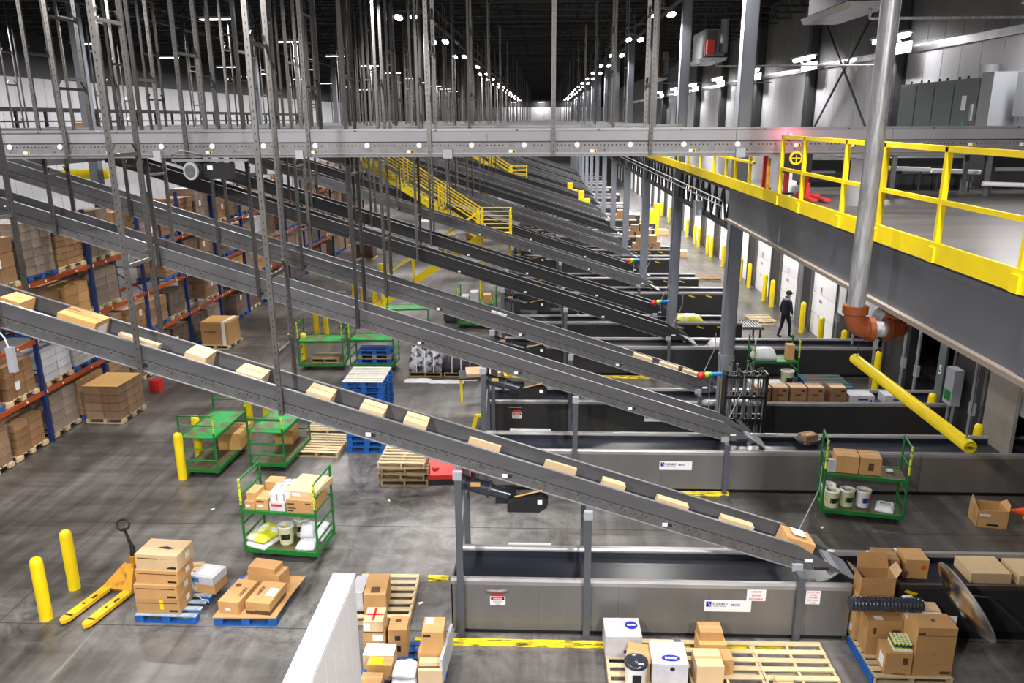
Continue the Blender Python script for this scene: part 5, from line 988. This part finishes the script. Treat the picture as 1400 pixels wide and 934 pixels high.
# ================================================================ PERSON at the dock doors
def skin(name, verts, edges, rad, sub=2):
    me = bpy.data.meshes.new(name); me.from_pydata(verts, edges, []); o = bpy.data.objects.new(name, me); COL.objects.link(o)
    md = o.modifiers.new('s', 'SKIN'); md.use_smooth_shade = True
    for v, rr in zip(me.skin_vertices[0].data, rad): v.radius = rr if isinstance(rr, tuple) else (rr, rr)
    me.skin_vertices[0].data[0].use_root = True
    ss = o.modifiers.new('u', 'SUBSURF'); ss.levels = sub; ss.render_levels = sub
    dg = bpy.context.evaluated_depsgraph_get(); m2 = bpy.data.meshes.new_from_object(o.evaluated_get(dg)); COL.objects.unlink(o); bpy.data.objects.remove(o); return m2
V = []; E_ = []; RR = []
def J(p, r, par=None):
    V.append(p); RR.append(r); i = len(V)-1
    if par is not None: E_.append((par, i))
    return i
pel = J((0, 0, .93), (.165, .125)); ab = J((0, .0, 1.1), (.165, .13), pel); ch = J((0, .01, 1.3), (.195, .155), ab); cl = J((0, .02, 1.42), (.10, .08), ch); nk = J((0, .04, 1.50), .055, cl); hd0 = J((0, .065, 1.58), (.075, .088), nk); hd = J((0, .075, 1.66), (.082, .098), hd0); J((0, .07, 1.72), (.06, .075), hd)
for s, st in ((-1, -.16), (1, .17)):
    hp = J((s*.095, 0, .88), .098, pel); kn = J((s*.10, .05+st*.6, .49), .066, hp); an = J((s*.10, st*1.15-.03, .09), .045, kn); J((s*.105, st*1.15+.06, .045), (.04, .04), an); J((s*.11, st*1.15+.17, .035), (.04, .028), len(V)-1)
    sh = J((s*.17, .01, 1.39), .068, cl); el = J((s*.235, -.02 if s < 0 else .03, 1.12), .052, sh); wr = J((s*.24, .10 if s > 0 else .02, .89), .036, el); pm_ = J((s*.235, .13 if s > 0 else .03, .81), (.040, .022), wr)
    for k, (dy, L_) in enumerate(((-.033, .058), (-.011, .07), (.011, .074), (.033, .065))):
        a1 = J((s*.235, (.13 if s > 0 else .03)+dy, .765), .0105, pm_); a2 = J((s*.228, (.135 if s > 0 else .035)+dy+.004, .765-L_*.55), .0095, a1); J((s*.215, (.138 if s > 0 else .038)+dy+.006, .765-L_), .008, a2)
    th = J((s*.222, (.17 if s > 0 else .075), .83), .012, pm_); J((s*.21, (.20 if s > 0 else .105), .785), .010, th)
bm2 = skin('body', V, E_, RR)
for m in ('navy', 'blackcloth', 'skin', 'glove'): bm2.materials.append(M[m])
for pl in bm2.polygons:
    c = pl.center; z = c.z; ax = abs(c.x)
    pl.material_index = 2 if z > 1.47 else (3 if (ax > .185 and z < .93) else (1 if z < .90 and ax < .19 else 0))
pt = thing('person', 'person in dark hooded jacket, black cap and trousers, pale glove, standing at the dock doors', 'person', (8.98, 28.75, 0), R(-62))
put('body', bm2, pt)
MB().lathe([(.112, 1.655), (.114, 1.69), (.10, 1.74), (.06, 1.775), (0, 1.785)], 'blackcloth', 16, (0, .068, 0)).add([(-.07, .165, 1.665), (.07, .165, 1.665), (.05, .245, 1.655), (-.05, .245, 1.655), (-.07, .165, 1.675), (.07, .165, 1.675), (.05, .245, 1.663), (-.05, .245, 1.663)], [(0, 3, 2, 1), (4, 5, 6, 7), (3, 7, 6, 2)], 'blackcloth').build('cap', pt)
MB().tube([(.12*math.cos(a), -.01+.10*math.sin(a), 1.455-.02*math.sin(a)) for a in [math.pi*(.85+1.3*k/10) for k in range(11)]], [.035+.025*math.sin(math.pi*k/10) for k in range(11)], 'grey_hood', 8).build('hood', pt)
fc = MB(); fc.lathe([(.012, -.02), (.016, 0), (.006, .028)], 'skin', 8, (0, .168, 1.625)); fc.build('nose', pt)
for s in (-1, 1): MB().cyl((s*.032, .158, 1.65), (s*.032, .168, 1.65), .011, 'ink', 8).build('eye', pt); MB().cbox((s*.088, .06, 1.635), (.02, .035, .06), 'skin').build('ear', pt)
MB().cbox((0, .155, 1.585), (.045, .014, .01), 'redink').build('mouth', pt); MB().tube([(-.06, -.02, 1.55), (0, -.035, 1.55), (.06, -.02, 1.55)], .03, 'blackcloth', 8).build('hair', pt)
pallet('empty wooden pallet on the aisle floor left of the person', 8.75, 31.2, 0, .95, 1.1, 'wood', rz=R(3), nb=5)
# ================================================================ BARS, SIGNALS, SMALL THINGS ON THE COLUMNS
t = thing('bar_rack', 'dark frame holding upright steel load bars beside the nearest column', 'rack', (4.75, 17.62, 0))
for z in (.5, 1.05, 1.6, 2.1): MB().box(-.5, .45, -.11, -.08, z, z+.06, 'black').build('cross_band', t); MB().box(-.5, .45, .2, .23, z, z+.06, 'black').build('cross_band', t)
for x in (-.5, .45): MB().box(x-.02, x+.02, -.11, .23, 0, 2.2, 'black').build('frame_post', t)
for k in range(16):
    x = 4.33+.055*k+rng.uniform(-.01, .01); y = 17.58+.07*(k % 3); b = MB(); H = rng.uniform(2.15, 2.5); b.cyl((0, 0, 0), (0, 0, H*.55), .018, 'edge', 8); b.cyl((0, 0, H*.55), (0, 0, H), .014, 'galv', 8); b.box(-.03, .03, -.02, .02, H-.06, H, 'channel'); b.box(-.025, .025, -.03, .0, .9, 1.05, 'truss')
    tag(b.build('load_bar', None, (x, y, 0)), 'upright steel load bar in the rack by the nearest column, %s from the left' % ORD[k], 'bar', 'load bars in the rack')
for k, (X, Y, z) in enumerate(((3.80, 18.15, 1.95), (3.75, 26.2, 1.9), (3.75, 34.4, 1.9))):
    t = thing('signal_lamp', 'multicoloured red, yellow, green and blue signal lamp on the %s column' % ORD[k], 'signal lamp', (X, Y, z), 0, 'column signal lamps')
    MB().lathe([(0, -.1), (.08, -.06), (.10, 0), (.08, .07), (.06, .09)], 'red', 14, T=Matrix.Rotation(R(-90), 4, 'Y')).build('red_cap', t); MB().cyl((.08, 0, .02), (.17, 0, .03), .075, 'lime', 12).build('yellow_band', t); MB().cyl((.17, 0, .03), (.24, 0, .04), .065, 'siggreen', 12).build('green_band', t); MB().cyl((.24, 0, .04), (.48, 0, .05), .05, 'cyan', 12).build('blue_cap', t); MB().cyl((.22, 0, -1.2), (.22, 0, .0), .012, 'edge', 6).build('rod', t)
tag(MB().box(4.32, 4.36, 18.2, 18.245, .7, 1.9, 'yellow').build('yellow_conduit'), 'yellow vertical strip fixed to the nearest column', 'conduit')
t = thing('conduit_pair', 'two pale conduits running along the truss above the dock', 'conduit', (4.12, 0, 0)); [MB().cyl((0, 18.7, z), (0, 46, z), .02, 'galv', 8).build('conduit', t) for z in (6.06, 5.93)]
for y in (21.5, 29, 37): MB().box(.0, .25, y, y+.03, 5.9, 6.1, 'truss').build('bracket', t)
t = thing('junction_box', 'grey junction box with conduit on the truss beyond the near column', 'electrical box', (4.25, 21.9, 5.55)); MB().box(-.14, .05, -.14, .14, -.2, .2, 'cabinet_l').build('box', t); MB().cyl((-.03, 0, .2), (-.03, 0, 1.6), .02, 'galv', 8).build('conduit', t)
# ================================================================ UPPER RIGHT: CABINETS, HEATERS
t = thing('control_cabinet', 'row of four tall grey electrical cabinets against the upper right wall', 'cabinet', (10.35, -1.2, 6.5))
MB().box(.02, .55, 21.3, 25.7, .08, 2.3, 'cabinet').build('body', t); MB().box(0.06, .5, 21.4, 25.6, 0, .08, 'black').build('plinth', t)
for k, (a, c) in enumerate(((21.35, 22.5), (22.53, 23.55), (23.58, 24.6), (24.63, 25.65))):
    d = MB().box(-.005, .02, a+.02, c-.02, .1, 2.24, 'cabinet').build('door', t); MB().box(-.012, -.006, a+.35, a+.52, .62, .76, 'paper').build('label_plate', d)
    for yy in (a+.2, c-.2): MB().cyl((.2, yy, 2.3), (.2, yy, 2.38), .03, 'black', 8).build('lifting_eye', t)
d = t.children[2]; MB().box(-.012, -.006, 21.85, 22.05, 1.55, 1.9, 'paper').build('label_plate', d); MB().box(-.02, -.006, 21.8, 21.9, 1.2, 1.28, 'siggreen').build('indicator', d); MB().box(-.02, -.006, 21.85, 22.0, .98, 1.1, 'redink').build('switch', d); MB().box(-.05, -.006, 21.45, 21.55, 1.3, 1.7, 'cabinet_l').build('handle', d)
MB().box(-.0, .6, 20.75, 21.28, 0, 2.4, 'cabinet_l').build('side_box', t); MB().cyl((.3, 21.6, 2.3), (.3, 21.6, 2.6), .22, 'cabinet_l', 14).build('roof_fan', t)
t = thing('wall_box', 'light grey wall box with conduit beside the tall cabinets', 'electrical box', (10.6, 18.25, 7.9)); MB().box(-.02, .35, -.0, .75, 0, .95, 'cabinet_l').build('box', t); MB().cyl((.15, .35, -1.38), (.15, .35, 0), .05, 'galv', 10).build('conduit', t); MB().cyl((.1, .55, -1.38), (.1, .5, -.3), .03, 'yellow', 8).build('yellow_hose', t)
tag(MB().box(10.0, 10.5, 16.2, 17.2, 6.5, 7.95, 'truss').build('dark_cabinet'), 'dark machine cabinet at the right edge on the mezzanine', 'cabinet')
for k, y in enumerate((14.0, 26.2, 38.4)):
    t = thing('unit_heater', 'grey heater unit with drip tray hung over the mezzanine, %s from the camera' % ORD[k], 'heater', (5.3, y, 9.62), 0, 'hanging heaters')
    MB().prism([(-.32, 0), (.32, 0), (.38, .1), (-.38, .1)], 'y', 0, 2.5, 'duct').build('drip_tray', t); MB().box(-.3, .3, .15, 2.3, .14, .95, 'heater').build('housing', t); MB().box(-.25, .05, .1, .15, .2, .9, 'truss').build('grille', t); MB().cyl((.24, .0, .25), (.24, .0, 1.2), .12, 'heater', 12).build('end_tank', t); MB().box(-.28, -.05, -.1, .1, .2, .6, 'red').build('burner_box', t)
    for sx in (-.3, .3):
        for sy in (.3, 2.2): MB().cyl((sx, sy, .9), (sx, sy, 3.57), .012, 'truss', 6).build('hanger_rod', t)
    MB().tube([(.1, .3, .0), (.1, .3, -.12), (.1, .3, -.14), (5.2, .3, -.14)], .025, 'galv', 8).build('drain_pipe', t)
# red beacon on the sorter
t = thing('warning_beacon', 'glowing red warning beacon on the sorter front panel at the mezzanine edge', 'beacon', (4.45, 14.9, 7.56)); MB().cyl((0, 0, 0), (0, 0, .03), .05, 'black', 12).build('base', t); MB().lathe([(.03, .03), (.03, .06), (.02, .08), (0, .085)], 'redlamp', 12).build('dome', t); MB().box(-.02, .02, 0, .09, -.01, .01, 'black').build('stalk', t)
l = bpy.data.lights.new('beacon_light', 'POINT'); l.energy = 9; l.color = (1, .09, .14); l.shadow_soft_size = .07; o = bpy.data.objects.new('beacon_light', l); COL.objects.link(o); o.parent = t; o.location = (-.0, -.12, .06)
# ================================================================ THINGS ON THE MEZZANINE DECK
t = thing('pallet_jack', 'red pallet jack parked on the mezzanine behind the yellow railing', 'pallet jack', (4.75, 13.45, 6.5)); t.scale = (.75, .95, .55); MB().box(-.28, -.14, .3, 1.1, .05, .12, 'red').build('fork', t); MB().box(.02, .16, .3, 1.1, .05, .12, 'red').build('fork', t); MB().box(-.25, .25, 1.1, 1.3, .03, .15, 'red').build('body', t); MB().box(-.04, .04, 1.2, 1.28, .15, .5, 'red').build('mast', t); MB().cyl((-.12, 1.3, .06), (.12, 1.3, .06), .06, 'rubber', 10).build('wheel', t)
t = thing('belt_drive', 'black belt drive with a yellow spoked pulley under the sorter end', 'drive', (4.55, 14.86, 7.18)); MB().box(-.22, .3, -.05, .0, -.25, .1, 'black').build('guard', t); MB().cyl((0, -.08, .02), (0, -.051, .02), .12, 'yellow', 18).build('pulley', t); MB().cyl((0, -.085, .02), (0, -.082, .02), .085, 'black', 18).build('pulley_face', t); [MB().box(-.008, .008, -.09, -.086, -.08, .08, 'yellow').build('spoke', t) for a in range(1)]; MB().box(-.08, .08, -.09, -.086, .012, .028, 'yellow').build('spoke', t)
for k, (x, y) in enumerate(((4.62, 15.5), (4.95, 15.4), (4.5, 16.6))): tag(MB().box(-.04, .04, -.04, .04, 0, .72, 'red').box(-.12, .12, -.12, .12, 0, .03, 'black').build('red_stand', None, (x, y, 6.5)), 'red steel stand under the sorter on the mezzanine, %s from the left' % ORD[k], 'stand')
tag(MB().box(4.5, 4.68, 18.8, 19.0, 6.5, 7.6, 'darkred').build('red_brown_post'), 'red-brown steel post on the mezzanine behind the railing', 'post')
for k, (x, y, w, h) in enumerate(((7.6, 16.6, 1.6, .62), (9.4, 16.8, 1.2, .7), (5.9, 17.4, 1.0, .55))): 
    t = thing('dark_machine', 'dark conveyor drive cabinet under the sorter on the mezzanine, %s' % ('middle one', 'rightmost', 'leftmost')[k], 'machine', (x, y, 6.5)); MB().box(-w/2, w/2, -.3, .3, .1, h, 'truss').build('body', t); MB().box(-w/2+.1, w/2-.1, -.28, .28, 0, .1, 'black').build('base', t); MB().box(-w*.3, w*.2, -.305, -.3, h*.5, h*.6, 'cabinet_l').build('name_plate', t)
for k, (x0, x1, y, z) in enumerate(((6.55, 7.45, 15.9, 6.95), (7.5, 8.4, 15.9, 6.9), (8.0, 9.0, 14.95, 6.72))): tag(MB().cyl((x0, y, z), (x1, y-.05, z-.03), .045, 'white', 10).bar((x0+.15, y, z), (x0+.15, y, 6.5), .03, .03, 'truss').bar((x1-.15, y, z), (x1-.15, y, 6.5), .03, .03, 'truss').build('white_tube'), 'white tube on short supports under the sorter, %s from the left' % ORD[k], 'tube')
# ================================================================ LEFT UPPER RAIL, HOIST BEAM
t = thing('upper_guard_frame', 'dark steel guard frame along the upper left wall', 'railing', (-20.4, 0, 7.45))
for k in range(22): MB().box(-.05, .05, 29+1.9*k-.05, 29+1.9*k+.05, -.4, .9, 'truss').build('post', t)
for z, h in ((.85, .16), (.45, .06), (-.02, .12)): MB().box(-.06, .06, 28, 71, z, z+h, 'truss').build('rail', t)
MB().box(-.7, .4, 28, 71, -.5, -.38, 'steel_dark').build('ledge', t)
carton('carton', 'brown carton on the upper left ledge behind the guard frame', -20.76, 36, 7.072, .5, .9, .8, 'card', tape=False); t = thing('hoist_beam', 'yellow hoist beam seen under the sorter at the far left', 'beam', (-18.2, 30, 5.8)); MB().box(-1.5, 1.6, -.12, .12, 0, .34, 'yellow').build('beam', t); [MB().cyl((x, 0, .34), (x, 0, 6.3), .03, 'truss', 8).build('hanger_rod', t) for x in (-1.2, 1.2)]
# ================================================================ FAR FLOOR CLUTTER
def carton_n(n, lab, pts, m='carton', s=(.45, .45, .42)):
    for k, (x, y, z) in enumerate(pts): carton('carton', lab % ORD[k], x, y, z, s[0]*rng.uniform(.8, 1.15), s[1], s[2]*rng.uniform(.85, 1.1), m, R(rng.uniform(-6, 6)), group=n, tape=False)
carton_n('far loader cartons', 'brown carton heaped on a far loader between the columns, %s of the heap', [(5.2, 43.9, .862), (5.7, 43.9, .862), (6.25, 43.95, .862), (5.45, 43.9, 1.2), (6.0, 43.9, 1.2), (5.3, 48.9, .862), (5.85, 48.9, .862), (6.4, 48.9, .862), (5.6, 48.9, 1.2), (6.15, 48.9, 1.2), (5.2, 57, .862), (5.8, 57, .862), (6.3, 57, .862), (5.5, 57, 1.2)], 'carton', (.52, .5, .44))
t = thing('yellow_machine', 'yellow stretch-wrap machine on the dock aisle between far columns', 'machine', (7.1, 53.0, 0)); MB().box(-.5, .5, -.4, .4, 0, 2.1, 'yellow').build('body', t); MB().box(.2, .7, -.35, .35, 2.1, 2.5, 'yellow').build('head', t); MB().box(-.3, .3, -.41, -.4, .8, 1.2, 'truss').build('panel', t)
for k, (x, y) in enumerate(((2.4, 69.5), (3.0, 61.5))):
    t = thing('yellow_guard_box', 'small yellow drive head above the %s far inclines' % ('farther', 'nearer')[k], 'machine', (x, y, 0)); MB().box(-.35, .1, -.3, .3, 1.0, 2.6, 'yellow').build('head', t); MB().box(.1, .55, -.3, .3, 1.0, 2.0, 'yellow').build('hood', t); MB().box(-.3, .4, -.2, .2, 0, 1.0, 'truss').build('leg', t)
carton_n('cartons in the dock aisle', 'carton on the far dock aisle floor, %s from the camera', [(7.6, 46.5, 0), (8.1, 46.8, 0), (7.3, 55, 0), (8.3, 56, 0), (7.6, 62, 0)], 'card_light', (.8, .7, .4))
pallet('dark pallet on the dock aisle beyond the sixth loader', 8.3, 40.0, 0, 1.3, 1.1, 'wood_old', nb=6)
t = thing('roller_end', 'steel roller bed at the right end of the fifth loader', 'rollers', (7.03, LOAD[4], .78)); rl = cm('roller_bar', lambda b: b.cyl((0, .08, 0), (0, .98, 0), .03, 'galv', 8))
for k in range(7): put('roller', rl, t, (.06+.1*k, 0, 0))
MB().box(0, .75, .03, .07, -.06, .04, 'loader').build('side_rail', t); MB().box(0, .75, .98, 1.02, -.06, .04, 'loader').build('side_rail', t); MB().box(.6, .66, .05, .1, -.78, -.06, 'truss').build('leg', t); MB().box(.6, .66, .95, 1.0, -.78, -.06, 'truss').build('leg', t)
sack('crumpled yellow and white plastic heap on the fifth loader', 5.15, LOAD[4]+.5, .862, 1.1, .6, .3, 'bagyellow', seed=50); sack('grey plastic bag on the floor end of the fourth loader', 5.6, LOAD[3]+.5, .862, .6, .5, .2, 'bag', seed=51)
carton('carton', 'flat torn cardboard on a stand under the third incline', -1.75, 21.9, .75, 1.0, .7, .1, 'card_light', R(8), tape=False); t = thing('work_table', 'low yellow-trimmed work stand under the third incline', 'table', (-1.75, 21.9, 0), R(8)); MB().box(-.7, .6, -.4, .4, .70, .745, 'truss').build('top', t); [MB().box(x-.03, x+.03, y-.03, y+.03, 0, .7, 'yellow').build('leg', t) for x in (-.65, .55) for y in (-.35, .35)]; MB().box(.6, .68, -.3, .3, .5, .74, 'yellow').build('end_guard', t)
for k, (x, y, w) in enumerate(((-.5, 28.6, .9), (.6, 28.9, .8), (-3.6, 30.9, .8), (.2, 37.2, 1.0), (-1.2, 37.4, .9), (1.6, 29.2, .6))):
    t = thing('dark_drive_unit', 'dark drive unit on the floor under the far inclines, %s of six' % ORD[k], 'machine', (x, y, 0), 0, 'drive units under the inclines'); MB().box(-w/2, w/2, -.25, .25, .1, .75, 'truss').build('housing', t); MB().cyl((-w*.4, 0, .9), (w*.3, 0, .9), .16, 'black', 10).build('motor', t); MB().box(-w/2+.05, w/2-.05, -.2, .2, 0, .1, 'black').build('base', t)
for k in range(10):
    x = -10.4+.8*((k*7) % 10)
    t = thing('pallet_load', 'distant brown pallet load on the floor beyond the stair, %s counted outward' % ORD[k], 'pallet load', (x, LOAD[0]+PER*(4+k % 8)+2.3, 0), 0, 'distant floor loads'); put('pallet', palmesh('wood'), t); MB().box(-.48, .48, -.55, .55, .14, rng.uniform(.8, 1.5), rng.choice(['carton', 'carton_dark', 'carton_white'])).build('cases', t)

# ================================================================ DOCK EQUIPMENT NEAR THE OPEN DOORS
t = thing('dock_control', 'grey-green dock control box on posts beside the open dock door', 'control box', (9.98, 18.55, 0)); MB().box(-.12, .1, -.2, .2, 1.15, 2.05, 'cabinet_l').build('box', t); MB().box(-.125, -.12, -.15, .15, 1.25, 1.5, 'green').build('button_panel', t); MB().cyl((.0, -.12, 0), (.0, -.12, 1.15), .04, 'galv', 8).build('conduit', t); MB().cyl((.0, .1, 0), (.0, .1, 1.15), .04, 'galv', 8).build('conduit', t)
o = tag(MB().box(-.03, .03, -.17, .17, 0, 3.4, 'cabinet').build('door_post', None, (10.05, 19.35, 0)), 'dark dock door post painted with a white figure five', 'post'); text('5', .34, 'paper', o, (-.034, 0, 1.75), LEFT)
for k, y in enumerate((17.65, 20.5, 21.3, 23.2, 24.9, 26.4)): tag(MB().cyl((0, 0, 0), (0, 0, 3.3), .05, 'galv', 8).box(-.03, .06, -.08, .08, 1.2, 1.5, 'cabinet_l').build('dock_pipe', None, (9.98, y, 0)), 'vertical conduit with small box on the dock wall, %s from the camera' % ORD[k], 'conduit', 'dock wall conduits')
tag(MB().box(-.04, .04, -.55, .55, 0, 2.6, 'beige').build('dock_seal_panel', None, (10.0, 16.55, 0)), 'beige dock seal panel under the mezzanine at the right edge', 'panel')
for k, (y, z0, w) in enumerate(((22.4, 1.9, .7), (25.9, 1.6, .5))): tag(MB().box(-.02, .02, -w/2, w/2, z0, z0+1.5, 'dockdoor').box(-.06, .06, -w/2, w/2, z0+1.5, 6.38, 'truss').build('raised_curtain', None, (9.9, y, 0)), 'white raised dock curtain hanging %s the hanging yellow bar' % ('just behind' if k == 0 else 'farther behind'), 'curtain')
t = thing('dock_rods', 'bundle of grey rods under a red header between two dock doors', 'rods', (10.0, 30.5, 0)); MB().box(-.12, .0, -.35, .4, 2.75, 2.95, 'darkred').build('header', t); [MB().cyl((-.06, -.3+.13*q, 0), (-.06, -.3+.13*q, 2.75), .025, 'galv', 8).build('rod', t) for q in range(5)]
for k, (x, y) in enumerate(((-7.05, 12.05), (-6.95, 14.8), (-3.3, 15.3), (4.9, 9.2), (5.6, 14.4), (6.7, 13.6), (-1.6, 10.9), (-2.05, 11.6))): tag(MB().add([(-.05, -.02, .004), (.04, -.03, .012), (.05, .02, .004), (-.03, .03, .016)], [(0, 1, 2, 3)], 'paper').build('paper_scrap', None, (x, y, 0), k), 'small white paper scrap on the floor %s' % ('between the blue pallets and the bollards', 'right of the green cart cluster', 'left of the second drive motor leg', 'right of the three foreground pallets', 'below the right green cart', 'behind the open carton on the loader', 'at the left end of the nearest loader', 'beside the partition pallet')[k], 'scrap', 'paper scraps on the floor')
